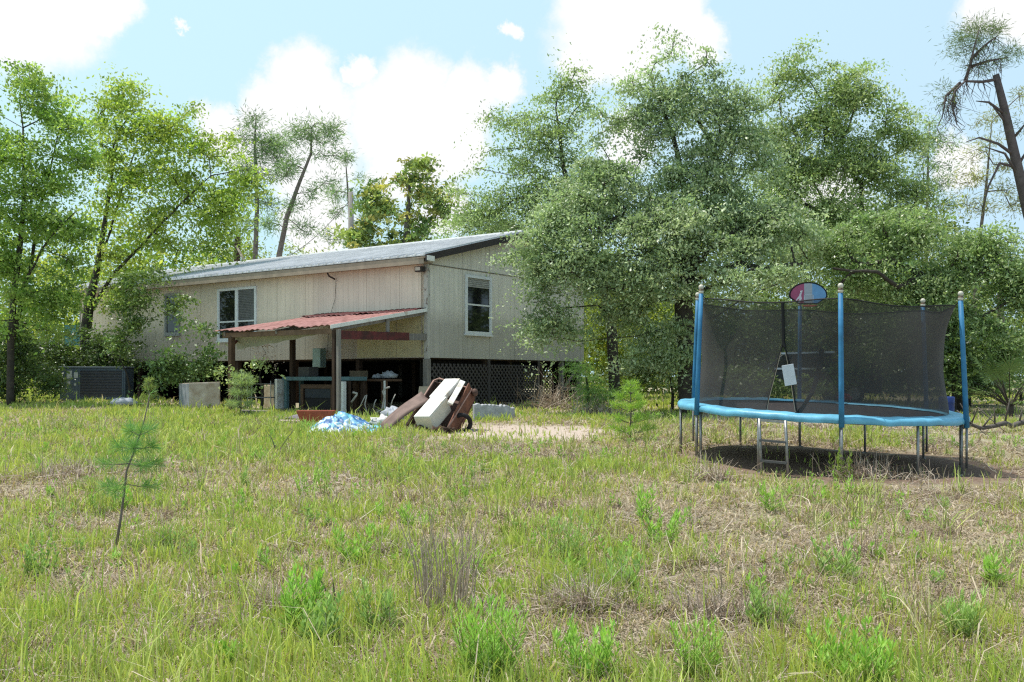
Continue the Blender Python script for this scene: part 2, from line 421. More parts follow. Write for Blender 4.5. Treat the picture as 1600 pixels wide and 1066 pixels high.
CL = [(10, 25, 100), (90, 20, 90), (165, 5, 55), (470, 125, 62), (425, 165, 60), (505, 175, 65), (345, 200, 55), (400, 225, 80), (650, 145, 75), (735, 150, 65), (600, 190, 80),
      (700, 210, 85), (790, 130, 40), (480, 250, 95), (630, 250, 80), (950, 40, 105), (1040, 20, 80), (920, 90, 60), (980, 90, 70), (805, 50, 20), (1560, 5, 62), (1600, 10, 60), (975, 230, 60),
      (500, 350, 80), (280, 33, 16), (1490, 260, 50), (1300, 330, 90), (700, 330, 60), (1100, 60, 50), (560, 120, 30)]
prev = None
for (px, py, rr) in CL:
    d = Vector(((px - 800) / F, 1, (HZ - py) / F)).normalized()
    ds = N(nt, 'ShaderNodeVectorMath', operation='DISTANCE'); lk.new(av.outputs[0], ds.inputs[0]); ds.inputs[1].default_value = d
    mr = N(nt, 'ShaderNodeMapRange'); lk.new(ds.outputs['Value'], mr.inputs['Value'])
    R = .9 * rr / F
    mr.inputs['From Min'].default_value = R * .6; mr.inputs['From Max'].default_value = R * 1.12; mr.interpolation_type = 'SMOOTHSTEP'; mr.inputs['To Min'].default_value = 1; mr.inputs['To Max'].default_value = 0
    if prev is None: prev = mr.outputs[0]
    else:
        mxx = N(nt, 'ShaderNodeMath', operation='MAXIMUM'); lk.new(prev, mxx.inputs[0]); lk.new(mr.outputs[0], mxx.inputs[1]); prev = mxx.outputs[0]
cm = N(nt, 'ShaderNodeMix', data_type='RGBA'); lk.new(prev, cm.inputs['Factor']); lk.new(mx.outputs[2], cm.inputs[6]); cn = N(nt, 'ShaderNodeTexNoise'); cn.inputs['Scale'].default_value = 7; cn.inputs['Detail'].default_value = 8; lk.new(av.outputs[0], cn.inputs['Vector'])
cr = N(nt, 'ShaderNodeValToRGB'); cr.color_ramp.elements[0].position = .34; cr.color_ramp.elements[0].color = (.95, .97, .99, 1); cr.color_ramp.elements[1].position = .56; cr.color_ramp.elements[1].color = (1.0, 1.0, 1.0, 1)
lk.new(cn.outputs['Fac'], cr.inputs['Fac']); cs = N(nt, 'ShaderNodeVectorMath', operation='SCALE'); lk.new(cr.outputs['Color'], cs.inputs[0]); cs.inputs['Scale'].default_value = 1.05 / STR
lk.new(cs.outputs[0], cm.inputs[7])
lk.new(cm.outputs[2], bg.inputs['Color'])

sc.view_settings.view_transform = 'Standard'; sc.view_settings.look = 'None'; sc.view_settings.exposure = 0; sc.view_settings.gamma = 1
sc.render.engine = 'CYCLES'; sc.cycles.max_bounces = 7; sc.cycles.diffuse_bounces = 2; sc.cycles.glossy_bounces = 2; sc.cycles.transmission_bounces = 4; sc.cycles.transparent_max_bounces = 12
sc.cycles.use_denoising = False; sc.cycles.filter_width = 1.25; sc.cycles.denoiser = 'OPENIMAGEDENOISE'; sc.cycles.denoising_input_passes = 'RGB_ALBEDO_NORMAL'; sc.cycles.denoising_prefilter = 'ACCURATE'
sc.cycles.sample_clamp_indirect = 6

# ------------------------------------------------------------------ common materials
M = {}
M['leaf_oak'] = leaf_mat('oak_leaf', .4, .36, .6, (1.12, 1.3, .8))
M['leaf_soft'] = leaf_mat('soft_leaf', .5, .5, .35)
M['leaf_gloss'] = leaf_mat('glossy_leaf', .4, .3, .5)
M['needle'] = leaf_mat('pine_needle', .55, .4, .3)
M['grass'] = leaf_mat('grass_blade', .6, .34, .2, (1.15, 1.2, .6))
M['dry'] = leaf_mat('dry_stalk', .8, .15, .1, (1.1, 1.0, .8))
M['bark'] = pm('oak_bark', (.075, .062, .05), .9, 0, .5, 9, .6)
M['bark_grey'] = pm('grey_bark', (.15, .13, .115), .9, 0, .45, 7, .5)
M['bark_pine'] = pm('pine_bark', (.24, .195, .17), .9, 0, .5, 9, .5)
M['steel'] = pm('galvanised_steel', (.38, .38, .38), .45, .7, .4, 20, .05)
M['blue_foam'] = pm('blue_foam_sleeve', (.05, .24, .46), .55, 0, .4, 5, .2)
M['blue_pad'] = pm('blue_vinyl_pad', (.17, .52, .74), .42, 0, .4, 3.5, .5, spec=.45)
M['mat_black'] = pm('black_jump_mat', (.022, .02, .022), .75, 0, .4, 18, .1)
M['black'] = pm('black_webbing', (.012, .012, .013), .7, 0, .2, 20, .05)
M['tan'] = pm('tan_edging', (.3, .26, .2), .8, 0, .3, 20, .05)
M['white_metal'] = pm('chalky_white_enamel', (.80, .78, .73), .45, 0, .22, 3.5, .05, thr=(.34, .46), col2=(.56, .49, .40))
M['white_paint'] = pm('white_window_paint', (.78, .79, .8), .5, 0, .1, 8, .03)
M['rust'] = pm('rusty_brown_metal', (.16, .095, .072), .75, .1, .5, 7, .3, col2=(.07, .042, .034))
M['wood_grey'] = pm('weathered_grey_wood', (.3, .27, .24), .9, 0, .45, 5, .35, stretch=(3, 3, .4))
M['wood_dark'] = pm('dark_damp_wood', (.075, .045, .03), .9, 0, .5, 6, .35, stretch=(3, 3, .4))
M['wood_brown'] = pm('brown_wood', (.16, .09, .055), .7, 0, .4, 6, .2)
M['red_paint'] = pm('faded_red_paint', (.19, .035, .035), .7, 0, .5, 4, .2, col2=(.06, .025, .022))
M['teal'] = pm('teal_painted_board', (.13, .23, .25), .55, 0, .3, 5, .1)
M['glass'] = pm('dark_window_glass', (.012, .013, .014), .04, 0, .2, 2, 0, spec=.6)
M['beige_trim'] = pm('beige_trim_paint', (.42, .34, .26), .75, 0, .3, 3, .1)
M['brown_rake'] = pm('dark_brown_trim', (.05, .036, .032), .6, 0, .3, 4, .1)
M['dark_void'] = pm('crawl_space_shade', (.03, .026, .022), .95, 0, .4, 3, .2)  # near-black colour standing in for the shade below the floor
M['concrete'] = pm('pitted_white_foam', (.5, .51, .54), .85, 0, .45, 6, .5)
M['cardboard'] = pm('damp_cardboard', (.26, .2, .13), .85, 0, .35, 4, .1)

# ------------------------------------------------------------------ ground
def build_ground():
    ys = np.concatenate([np.linspace(-6, 4, 12), np.linspace(4.3, 30, 170), np.linspace(31, 60, 24), np.array([75, 100, 150, 250, 400, 700, 1200])])
    xs = np.concatenate([np.array([-1200, -600, -300, -150, -80, -50]), np.linspace(-35, 35, 240), np.array([50, 80, 150, 300, 600, 1200])])
    X, Y = np.meshgrid(xs, ys); Z = gz(X, np.minimum(Y, 200)) + .03 * (fnoise(X * 1.6, Y * 1.6) - .5) * (np.abs(X) < 36) * (Y < 31)
    V = np.stack([X, Y, Z], -1).reshape(-1, 3); nx = len(xs); ny = len(ys)
    i, j = np.meshgrid(np.arange(ny - 1), np.arange(nx - 1), indexing='ij')
    a = (i * nx + j).ravel(); q = np.stack([a, a + 1, a + nx + 1, a + nx], 1)
    me = raw_mesh('ground', V, q.ravel(), np.arange(len(q)) * 4, np.full(len(q), 4))
    m, nt, nd, lk, bs = new_mat('sandy_soil_and_thatch')
    tc = N(nt, 'ShaderNodeTexCoord')
    def noise(s, d=8, r=.65):
        z = N(nt, 'ShaderNodeTexNoise'); z.inputs['Scale'].default_value = s; z.inputs['Detail'].default_value = d; z.inputs['Roughness'].default_value = r
        lk.new(tc.outputs['Object'], z.inputs['Vector']); return z
    a_, b_, c_ = noise(.55), noise(4.5), noise(34, 6, .75)
    r1 = N(nt, 'ShaderNodeValToRGB'); e = r1.color_ramp.elements
    e[0].position = .40; e[0].color = (.27, .27, .12, 1); e[1].position = .66; e[1].color = (.44, .37, .28, 1)
    r2 = N(nt, 'ShaderNodeValToRGB'); e = r2.color_ramp.elements
    e[0].position = .34; e[0].color = (.13, .11, .07, 1); e[1].position = .64; e[1].color = (.60, .53, .42, 1)
    mxn = N(nt, 'ShaderNodeMath', operation='MULTIPLY_ADD'); lk.new(b_.outputs['Fac'], mxn.inputs[0]); mxn.inputs[1].default_value = .6
    h = N(nt, 'ShaderNodeMath', operation='MULTIPLY'); lk.new(a_.outputs['Fac'], h.inputs[0]); h.inputs[1].default_value = .4; lk.new(h.outputs[0], mxn.inputs[2])
    lk.new(mxn.outputs[0], r1.inputs['Fac']); lk.new(c_.outputs['Fac'], r2.inputs['Fac'])
    mm = N(nt, 'ShaderNodeMix', data_type='RGBA'); mm.inputs['Factor'].default_value = .55; lk.new(r1.outputs[0], mm.inputs[6]); lk.new(r2.outputs[0], mm.inputs[7])
    # bare pale sand by the rubbish heap and soil painted darker as shade under trampoline, house and lean-to
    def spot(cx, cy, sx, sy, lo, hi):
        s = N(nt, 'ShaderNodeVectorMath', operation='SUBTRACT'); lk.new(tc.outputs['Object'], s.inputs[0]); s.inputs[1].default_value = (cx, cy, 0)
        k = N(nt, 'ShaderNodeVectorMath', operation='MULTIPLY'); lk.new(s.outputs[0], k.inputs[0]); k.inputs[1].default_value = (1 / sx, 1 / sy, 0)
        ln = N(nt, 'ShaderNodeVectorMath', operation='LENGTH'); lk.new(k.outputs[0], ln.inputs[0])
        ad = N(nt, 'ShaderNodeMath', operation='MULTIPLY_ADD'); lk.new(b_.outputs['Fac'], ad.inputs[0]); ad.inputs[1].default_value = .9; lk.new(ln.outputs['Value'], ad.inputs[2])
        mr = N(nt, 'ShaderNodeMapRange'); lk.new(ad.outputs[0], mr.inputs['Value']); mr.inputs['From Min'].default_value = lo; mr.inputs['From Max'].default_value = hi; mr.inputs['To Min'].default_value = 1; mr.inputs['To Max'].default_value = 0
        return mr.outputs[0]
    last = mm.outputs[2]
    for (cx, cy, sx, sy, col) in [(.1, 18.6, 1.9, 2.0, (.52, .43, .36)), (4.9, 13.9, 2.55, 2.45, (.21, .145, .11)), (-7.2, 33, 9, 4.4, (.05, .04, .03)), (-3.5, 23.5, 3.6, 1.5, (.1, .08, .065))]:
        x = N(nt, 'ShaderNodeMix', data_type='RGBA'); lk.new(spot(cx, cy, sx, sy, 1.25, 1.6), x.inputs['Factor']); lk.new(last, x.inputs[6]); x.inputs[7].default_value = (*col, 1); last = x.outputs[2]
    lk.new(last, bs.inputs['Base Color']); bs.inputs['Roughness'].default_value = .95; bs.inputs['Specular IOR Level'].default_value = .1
    bp = N(nt, 'ShaderNodeBump'); bp.inputs['Strength'].default_value = .8; bp.inputs['Distance'].default_value = .03; lk.new(c_.outputs['Fac'], bp.inputs['Height']); lk.new(bp.outputs[0], bs.inputs['Normal'])
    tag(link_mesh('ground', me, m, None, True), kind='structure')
build_ground()

# house frame
HO = Vector((-2.2, 25.0, 0)); HU = Vector((-.8102, .5862, 0)); HW = Vector((.5862, .8102, 0)); ZZ = Vector((0, 0, 1))
HL, HD = 16.6, 7.75
def H(u, w, z=0): return HO + HU * u + HW * w + ZZ * z
def to_uw(x, y):
    dx = x - HO.x; dy = y - HO.y
    return dx * HU.x + dy * HU.y, dx * HW.x + dy * HW.y
def hbox(mb, u0, u1, w0, w1, z0, z1): return mb.frame_box(HO, HU, HW, ZZ, u0, u1, w0, w1, z0, z1)

# ------------------------------------------------------------------ grass
def suppress(x, y):
    """0..1 how much grass may grow here"""
    k = np.ones_like(x)
    d = np.hypot((x - 4.85) / 2.35, (y - 13.8) / 2.6); k *= np.clip((d - .9) / .15, .03, 1)
    d = np.hypot((x - .1) / 2.1, (y - 18.7) / 2.0); k *= np.clip((d - .6) / .6, .12, 1)
    u, w_ = to_uw(x, y)
    inside = (u > -.3) & (u < HL + .5) & (w_ > -.25) & (w_ < HD + .3); k = np.where(inside, 0, k)
    aw = (u > -.8) & (u < 4.6) & (w_ > -3.0) & (w_ < 0); k = np.where(aw, k * .06, k)
    hp = np.hypot((x + 1.75) / 1.0, (y - 21.2) / .9); k *= np.clip((hp - .8) / .4, .25, 1)
    return k
def build_grass():
    bands = [(4.0, 6.5, 3000, .0042), (6.5, 9, 2100, .005), (9, 13, 1250, .0065), (13, 18, 800, .009), (18, 25, 500, .012), (25, 42, 190, .02)]
    VV = []; CC = []
    r = np.random.default_rng(5)
    for (y0, y1, dens, wd) in bands:
        half = .72
        area = half * (y1 ** 2 - y0 ** 2); n = int(area * dens)
        y = np.sqrt(r.uniform(y0 ** 2, y1 ** 2, n)); x = r.uniform(-half, half, n) * y
        big = fnoise(x * .45 + 3, y * .45 + 9); mid = fnoise(x * 1.7 + 31, y * 1.7 + 2); tuft = vnoise(x * 7 + 5, y * 7 + 1)
        # the yard is greener on the left and in front of the house
        green = big * .65 + mid * .55 + .18 * np.exp(-((x + 5.5) / 4.5) ** 2 - ((y - 19) / 5) ** 2) + .07 * (y < 8) - .10 * np.exp(-((x - 1.0) / 3.5) ** 2 - ((y - 15) / 3.5) ** 2) - .045 * np.clip(x / y + .2, 0, .5) / .5 - .02
        dens_k = np.clip(.35 + 2.6 * (green - .52) + .7 * (tuft - .45), .12, 1)
        keep = r.random(n) < dens_k * suppress(x, y)
        x, y, green, tuft = x[keep], y[keep], green[keep], tuft[keep]; n = len(x)
        dry = r.random(n) > np.clip((green - .34) * 2.6, .22, .92)
        h = (.035 + .10 * r.random(n) ** 1.9) * (.6 + .9 * tuft) * np.clip(.6 + green, .7, 1.4)
        h = np.where(dry, h * r.uniform(.5, 1.25, n), h)
        tall = r.random(n) < np.where(y < 8, .045, .02); h = np.where(tall, h * r.uniform(1.6, 2.9, n), h)
        lean = np.where(dry, r.uniform(.3, 1.7, n), r.uniform(.08, .7, n))
        az = r.uniform(0, 2 * math.pi, n); dx = np.cos(az); dy = np.sin(az)
        wv = wd * r.uniform(.6, 1.4, n)
        pa = r.uniform(0, math.pi, n) * .6 - .3; sx = np.cos(pa) * wv; sy = np.sin(pa) * wv
        z = gz(x, y) - .006
        B0 = np.stack([x - sx, y - sy, z], 1); B1 = np.stack([x + sx, y + sy, z], 1)
        m_ = lean * h * .28
        M0 = np.stack([x - sx * .8 + dx * m_, y - sy * .8 + dy * m_, z + h * .58], 1); M1 = np.stack([x + sx * .8 + dx * m_, y + sy * .8 + dy * m_, z + h * .58], 1)
        t_ = lean * h * .95
        T = np.stack([x + dx * t_, y + dy * t_, z + h * np.clip(1.05 - .35 * lean, .3, 1)], 1)
        V = np.stack([B0, B1, M1, M0, T], 1).reshape(-1, 3)
        tt = r.random((n, 1)); gcol = np.array([.32, .45, .09]) * (1 - tt) + np.array([.62, .67, .20]) * tt
        yel = np.clip((fnoise(x * .9 + 50, y * .9) - .45) * 3, 0, 1)[:, None]; gcol = gcol * (1 - .45 * yel) + np.array([.62, .61, .18]) * .45 * yel
        dcol = np.array([.66, .56, .43]) * (1 - tt) + np.array([.40, .30, .22]) * tt
        c = np.where(dry[:, None], dcol, gcol) * r.uniform(.75, 1.2, (n, 1))
        VV.append(V); CC.append(np.repeat(c, 5, 0))
    # flat straw: short dead blades lying on the soil everywhere
    for (y0, y1, dens, wd) in [(4.0, 7, 1500, .0032), (7, 11, 800, .0045), (11, 17, 380, .007), (17, 26, 130, .011)]:
        n = int(.72 * (y1 ** 2 - y0 ** 2) * dens); y = np.sqrt(r.uniform(y0 ** 2, y1 ** 2, n)); x = r.uniform(-.72, .72, n) * y
        sup = suppress(x, y); keep = (r.random(n) < sup ** 1.5) & (to_uw(x, y)[1] < -.1) | (r.random(n) < .05); x, y = x[keep], y[keep]; n = len(x)
        az = r.uniform(0, 6.283, n); l = r.uniform(.04, .16, n); dx = np.cos(az) * l; dy = np.sin(az) * l; wv = wd * r.uniform(.6, 1.3, n); sx = -np.sin(az) * wv; sy = np.cos(az) * wv
        z = gz(x, y) + r.uniform(.002, .02, n); hz_ = r.uniform(0, .035, n); hz2 = r.uniform(-.01, .03, n)
        V = np.stack([np.stack([x - sx, y - sy, z], 1), np.stack([x + sx, y + sy, z + .002], 1), np.stack([x + sx + dx * .5, y + sy + dy * .5, z + hz_], 1), np.stack([x - sx + dx * .5, y - sy + dy * .5, z + hz_], 1), np.stack([x + dx, y + dy, z + hz2], 1)], 1).reshape(-1, 3)
        c = pal(r, n, [(.62, .53, .41), (.45, .36, .27), (.3, .22, .16), (.55, .44, .35), (.2, .15, .11)]) * r.uniform(.75, 1.2, (n, 1))
        VV.append(V); CC.append(np.repeat(c, 5, 0))
    V = np.concatenate(VV); C = np.concatenate(CC); n = len(V) // 5
    o = np.arange(n)[:, None] * 5
    faces = np.concatenate([o + np.array([[0, 1, 2, 3]]), o + np.array([[3, 2, 4]])], 1).ravel()
    st = np.stack([np.arange(n) * 7, np.arange(n) * 7 + 4], 1).ravel(); tt = np.tile([4, 3], n)
    me = raw_mesh('grass', V, faces, st, tt, C)
    tag(link_mesh('grass', me, M['grass']), 'patchy yellow green grass growing over the sandy yard', 'grass', kind='stuff')
    print('grass blades', n)
build_grass()

def strips(r, cen, n, L, spread, width, cols, rise=(0, .5), curl=.4):
    """n thin curved dead stalks lying and arching round a point: 3-segment ribbons"""
    P = np.array(cen) + r.normal(size=(n, 3)) * np.array(spread)
    az = r.uniform(0, 2 * math.pi, n); el = r.uniform(*rise, n); l = L * r.uniform(.5, 1.3, n)
    V = []; side = np.stack([-np.sin(az), np.cos(az), np.zeros(n)], 1) * width * .5
    side = side + np.array([0, 0, 1]) * width * .5 * r.uniform(-1, 1, (n, 1))
    pts = []
    p = P.copy(); a = az.copy(); e = el.copy(); turn = r.normal(size=n) * curl; drop = r.normal(size=n) * curl - .15
    for k in range(4):
        pts.append(p.copy())
        d = np.stack([np.cos(a) * np.cos(e), np.sin(a) * np.cos(e), np.sin(e)], 1)
        p = p + d * (l / 3)[:, None]; a = a + turn; e = e + drop
    pts = np.stack(pts, 1)
    g = gz(pts[:, :, 0], pts[:, :, 1]) + .004; pts[:, :, 2] = np.maximum(pts[:, :, 2], g)
    out = []
    for k in range(3):
        w0 = 1 - k * .25; w1 = 1 - (k + 1) * .25
        out.append(np.stack([pts[:, k] - side * w0, pts[:, k] + side * w0, pts[:, k + 1] + side * w1, pts[:, k + 1] - side * w1], 1))
    V = np.stack(out, 1).reshape(-1, 3)
    c = pal(r, n, cols) * r.uniform(.7, 1.25, (n, 1))
    return V, np.repeat(c, 12, 0)

DRYC = [(.50, .42, .34), (.33, .26, .21), (.62, .54, .44), (.22, .165, .13)]
def build_litter():
    r = np.random.default_rng(21); VV = []; CC = []
    n = 1500
    y = np.sqrt(r.uniform(4.2 ** 2, 22 ** 2, n)); x = r.uniform(-.7, .7, n) * y
    k = fnoise(x * .6 + 80, y * .6); keep = (r.random(n) < np.clip((k - .38) * 4, .05, 1)) & (suppress(x, y) > .6)
    u, w_ = to_uw(x, y); keep &= ~((u > -.5) & (w_ > -3.2))
    for (a, b) in zip(x[keep], y[keep]):
        V, C = strips(r, (a, b, gzf(a, b) + .01), int(26 + 30 * r.random()), .28, (.16, .16, .02), .004 + .0004 * b, DRYC, (-.05, .55))
        VV.append(V); CC.append(C)
    # coarse bunch grass: long arching blades, green, yellowing or dead
    n = 900; y = np.sqrt(r.uniform(4.3 ** 2, 20 ** 2, n)); x = r.uniform(-.68, .68, n) * y; k = fnoise(x * .7 + 33, y * .7 + 21); s_ = suppress(x, y)
    G1 = [(.30, .42, .09), (.42, .52, .14), (.24, .34, .07), (.5, .5, .2)]; G2 = [(.55, .5, .26), (.45, .42, .2), (.36, .4, .14), (.6, .52, .36)]
    for (p, q, kk_, ss) in zip(x, y, k, s_):
        if ss < .9 or r.random() > np.clip((kk_ - .36) * 4, .12, 1): continue
        V, C = strips(r, (p, q, gzf(p, q)), int(r.uniform(10, 30)), r.uniform(.14, .36), (.05, .05, .005), .0055 + .0005 * q, G1 if r.random() < .6 else G2, (.75, 1.5), .22)
        VV.append(V); CC.append(C)
    # upright brown tufts between the green
    n = 420; y = np.sqrt(r.uniform(4.4 ** 2, 21 ** 2, n)); x = r.uniform(-.68, .68, n) * y; k = fnoise(x * .55 + 8, y * .55 + 60); s_ = suppress(x, y)
    for (p, q, kk_, ss) in zip(x, y, k, s_):
        if ss < .9 or r.random() > np.clip((kk_ - .4) * 4.5, .08, 1): continue
        V, C = strips(r, (p, q, gzf(p, q) + .01), int(r.uniform(18, 46)), r.uniform(.10, .24), (.07, .07, .01), .0035 + .0004 * q, [(.32, .24, .18), (.22, .16, .12), (.42, .34, .26), (.15, .11, .085)], (.35, 1.45), .3)
        VV.append(V); CC.append(C)
    o = quads_obj('grass', np.concatenate(VV), np.concatenate(CC), M['dry'], None); o.name = 'dry_grass'
    tag(o, 'straw coloured dead grass matted between the green patches', 'dry grass', kind='stuff')
build_litter()

# ------------------------------------------------------------------ weeds
def weed_arrays(r, c, h, w, stems, cols, leafL=.07, leafW=.013, lean=.25):
    P = []; A = []; col = []; L = []; Wd = []; SV = []; SC = []
    base = np.array(c)
    for _ in range(stems):
        a = r.uniform(0, 2 * math.pi); rr = w * .5 * math.sqrt(r.random()) * .85
        p0 = base + np.array([math.cos(a) * rr, math.sin(a) * rr, 0]); p0[2] = gzf(p0[0], p0[1]) - .01
        hh = h * r.uniform(.35, 1.1)
        d = np.array([math.cos(a) * lean * r.random(), math.sin(a) * lean * r.random(), 1.0]); d /= np.linalg.norm(d)
        k = int(hh / (.011 + .006 * r.random())) + 4
        t = r.uniform(.12, 1.0, k)
        q = p0 + d * (t * hh)[:, None]
        az = r.uniform(0, 2 * math.pi, k); el = .35 + .9 * t
        dirv = np.stack([np.cos(az) * np.cos(el), np.sin(az) * np.cos(el), np.sin(el)], 1)
        ll = leafL * (1.15 - .5 * t) * r.uniform(.7, 1.2, k)
        P.append(q + dirv * (ll / 2)[:, None]); A.append(dirv); L.append(ll); Wd.append(np.full(k, leafW))
        col.append(pal(r, k, cols) * (.55 + .6 * t)[:, None])
        s = np.array([.0025, 0, 0]); e = p0 + d * hh
        SV.append(np.stack([p0 - s, p0 + s, e + s * .4, e - s * .4])); SC.append(np.tile(np.array([.16, .17, .06]), (4, 1)))
    P = np.concatenate(P); A = np.concatenate(A); L = np.concatenate(L); Wd = np.concatenate(Wd); col = np.concatenate(col)
    nrm = r.normal(size=P.shape); b = np.cross(nrm, A); b /= np.linalg.norm(b, axis=1)[:, None]
    a2 = A * (L / 2)[:, None]; b = b * (Wd / 2)[:, None]
    V = np.stack([P - a2, P + b, P + a2, P - b], 1).reshape(-1, 3)
    return np.concatenate([V] + SV), np.concatenate([np.repeat(col, 4, 0)] + SC)
WG = [(.36, .60, .11), (.43, .68, .14), (.29, .5, .09), (.5, .7, .2)]
WP = [(.38, .54, .18), (.45, .6, .2), (.3, .46, .14)]
WEEDS = [
 (550, 885, 72, 46, 'rounded bright green weed clump beside the dead brown tuft at mid yard', 0),
 (652, 826, 40, 48, 'low dense bright green weed bush behind the tall dead stalks', 0),
 (482, 778, 52, 40, 'left one of two upright weeds in the grass below the blue tarp', 0),
 (508, 772, 72, 34, 'taller right one of two upright weeds in the grass below the blue tarp', 0),
 (470, 985, 90, 60, 'large green weed rising from the dead brown thatch near the camera', 0),
 (500, 1010, 80, 60, 'pale leafy weed at the right flank of the thatch clump near the camera', 1),
 (765, 1062, 122, 84, 'biggest bright leafy weed at the bottom centre of the yard', 0),
 (918, 1064, 84, 74, 'broad green weed right of the biggest one at the bottom edge', 0),
 (1008, 818, 58, 36, 'dark green upright weed in the middle of the yard, level with the pine seedling', 0),
 (1040, 850, 62, 46, 'paler weed just in front of the dark upright one at mid yard', 0),
 (836, 712, 22, 24, 'small bright tuft of weed on the edge of the bare sandy patch', 0),
 (716, 790, 60, 34, 'slim leaning weed behind the dead stalks, toward the sandy patch', 0),
 (620, 758, 46, 30, 'short grey green weed straight below the blue tarp', 1),
 (286, 882, 58, 46, 'spiky dark weed right of the leaning pine sapling', 1),
 (882, 880, 76, 62, 'loose mid green weed right of the tall dead stalks', 1),
 (1335, 1064, 84, 120, 'wide pale weed patch at the bottom right of the yard', 0),
 (1312, 775, 42, 34, 'yellow green weed in front of the trampoline shadow', 0),
 (1508, 1000, 90, 46, 'tall thin weed near the bottom right corner', 1),
 (1560, 915, 52, 40, 'bright weed standing close to the right edge of the yard', 0),
 (965, 925, 60, 50, 'grey green weed behind the brown brush heap', 1),
 (735, 905, 50, 40, 'short green weed at the foot of the tall dead stalks', 0),
 (1205, 985, 80, 60, 'dark leafy weed between the two brown brush heaps and the right edge', 1),
 (590, 990, 80, 50, 'narrow upright weed left of the biggest weed at the bottom', 1),
 (1090, 1060, 90, 60, 'grass like weed at the bottom edge below the right brush heap', 0),
 (1310, 905, 60, 60, 'loose green weed in the right half of the yard, in front of the trampoline', 1),
 (1210, 800, 45, 44, 'green weed left of the yellow one before the trampoline', 0),
 (60, 905, 70, 60, 'tall thin weed at the left edge of the yard', 1),
]
for i, (px, py, hp, wp, lab, t) in enumerate(WEEDS):
    r = np.random.default_rng(100 + i); g = gat(px, py); s = g.y / F
    V, C = weed_arrays(r, g, hp * s, wp * s, max(5, int(wp * hp / 210)), WP if t else WG, .045 + .055 * r.random(), .007 + .010 * r.random(), .25 + .5 * r.random())
    root_v = np.array(V); o = quads_obj('weed', root_v, np.clip(C, 0, 1), M['grass'], None); recenter(o); tag(o, lab, 'weed', 'leafy weeds in the yard')
# uncountable low weeds
def weed_cover():
    r = np.random.default_rng(77); VV = []; CC = []
    n = 1150
    y = np.sqrt(r.uniform(4.4 ** 2, 23 ** 2, n)); x = r.uniform(-.68, .68, n) * y
    kk = fnoise(x * .5 + 12, y * .5 + 40); sup = suppress(x, y)
    for a, b, k, s_ in zip(x, y, kk, sup):
        if r.random() > np.clip((k - .33) * 3, .1, 1) or s_ < .9: continue
        h = r.uniform(.09, .26); w_ = r.uniform(.06, .2)
        V, C = weed_arrays(r, (a, b, 0), h, w_, int(r.integers(2, 6)), WP if r.random() < .5 else WG, r.uniform(.035, .085), r.uniform(.007, .02), r.uniform(.2, .7))
        VV.append(V); CC.append(C)
    o = quads_obj('ground_cover', np.concatenate(VV), np.clip(np.concatenate(CC), 0, 1), M['grass'], None)
    tag(o, 'scattered small green weeds sprouting through the grass', 'weeds', kind='stuff')
weed_cover()

# dead brush heaps
BR = [(600, 868, 46, 26, 150, 'dark brown dead tuft right of the rounded green weed'),
      (905, 955, 90, 45, 420, 'broad heap of tangled brown dead stems at the centre of the yard'),
      (1115, 965, 90, 40, 420, 'brown brush heap right of the central heap, near the bottom'),
      (428, 955, 46, 36, 200, 'rust brown dead thatch at the left side of the green thatch clump'),
      (1345, 748, 60, 30, 260, 'bleached dead branches lying in the trampoline shadow'),
      (1440, 756, 40, 22, 90, 'dry grass tuft under the right side of the trampoline'),
      (1210, 975, 30, 26, 90, 'small brown tuft beside the dark leafy weed'),
      (110, 745, 90, 30, 300, 'dry grass mound left of the leaning pine sapling'),
      (860, 640, 44, 44, 260, 'tall dry brown weeds against the lattice skirting of the house'),
      (935, 650, 50, 28, 220, 'dry brush left of the bushy pine seedling'),
      (740, 765, 44, 18, 120, 'low brown tuft below the sandy patch'),
      (1105, 752, 40, 34, 150, 'dry tan grass by the left trampoline legs')]
for i, (px, py, wp, hp, n, lab) in enumerate(BR):
    r = np.random.default_rng(300 + i); g = gat(px, py); s = g.y / F
    V, C = strips(r, (g.x, g.y, g.z + .03), n, hp * s * 1.25, (wp * s * .42, wp * s * .3, .02), .0035 + .0005 * g.y, DRYC, (.1, 1.35), .35)
    o = quads_obj('dead_brush', V, C, M['dry'], None); recenter(o); tag(o, lab, 'dead brush', 'dead brush in the yard')
# tall dead stalks
def dead_stalks():
    g = gat(700, 955); s = g.y / F; r = np.random.default_rng(9)
    mb = MB()
    for i in range(46):
        a = r.normal() * .075 + (-.17 if i % 2 else .12); b = r.normal() * .10
        x = g.x + a * .6; y = g.y + b
        z = gzf(x, y); h = r.uniform(.4, .98) * 160 * s
        lx = r.normal() * .09 + a * .35; ly = r.normal() * .1
        p = [(x, y, z - .02), (x + lx * .4 * h, y + ly * .4 * h, z + h * .5), (x + lx * h * 1.3, y + ly * h, z + h)]
        mb.tube(p, [.0055, .004, .0015], 4)
        for q in range(r.integers(2, 6)):
            t = r.uniform(.35, .95); b0 = Vector(p[0]).lerp(Vector(p[2]), t); l = r.uniform(.05, .16)
            mb.tube([b0, b0 + Vector((r.normal() * .5, r.normal() * .5, 1)).normalized() * l], [.0025, .0008], 3)
    mb.single('dead_stalks', pm('grey_dead_stems', (.55, .45, .35), .9, 0, .5, 30, .2, col2=(.30, .23, .16)), 'tall upright bundle of grey dead stalks at the centre of the yard', 'dead plant')
dead_stalks()
def twig(px, py, tops, lab, rad=.009):
    g = gat(px, py); mb = MB()
    for (qx, qy) in tops:
        e = at(qx, qy, g.y); m = g.lerp(e, .5) + Vector((.02, 0, .02))
        mb.tube([g - Vector((0, 0, .03)), m, e], [rad, rad * .7, rad * .25], 5)
    mb.single('dead_twig', M['bark_grey'], lab, 'twig')
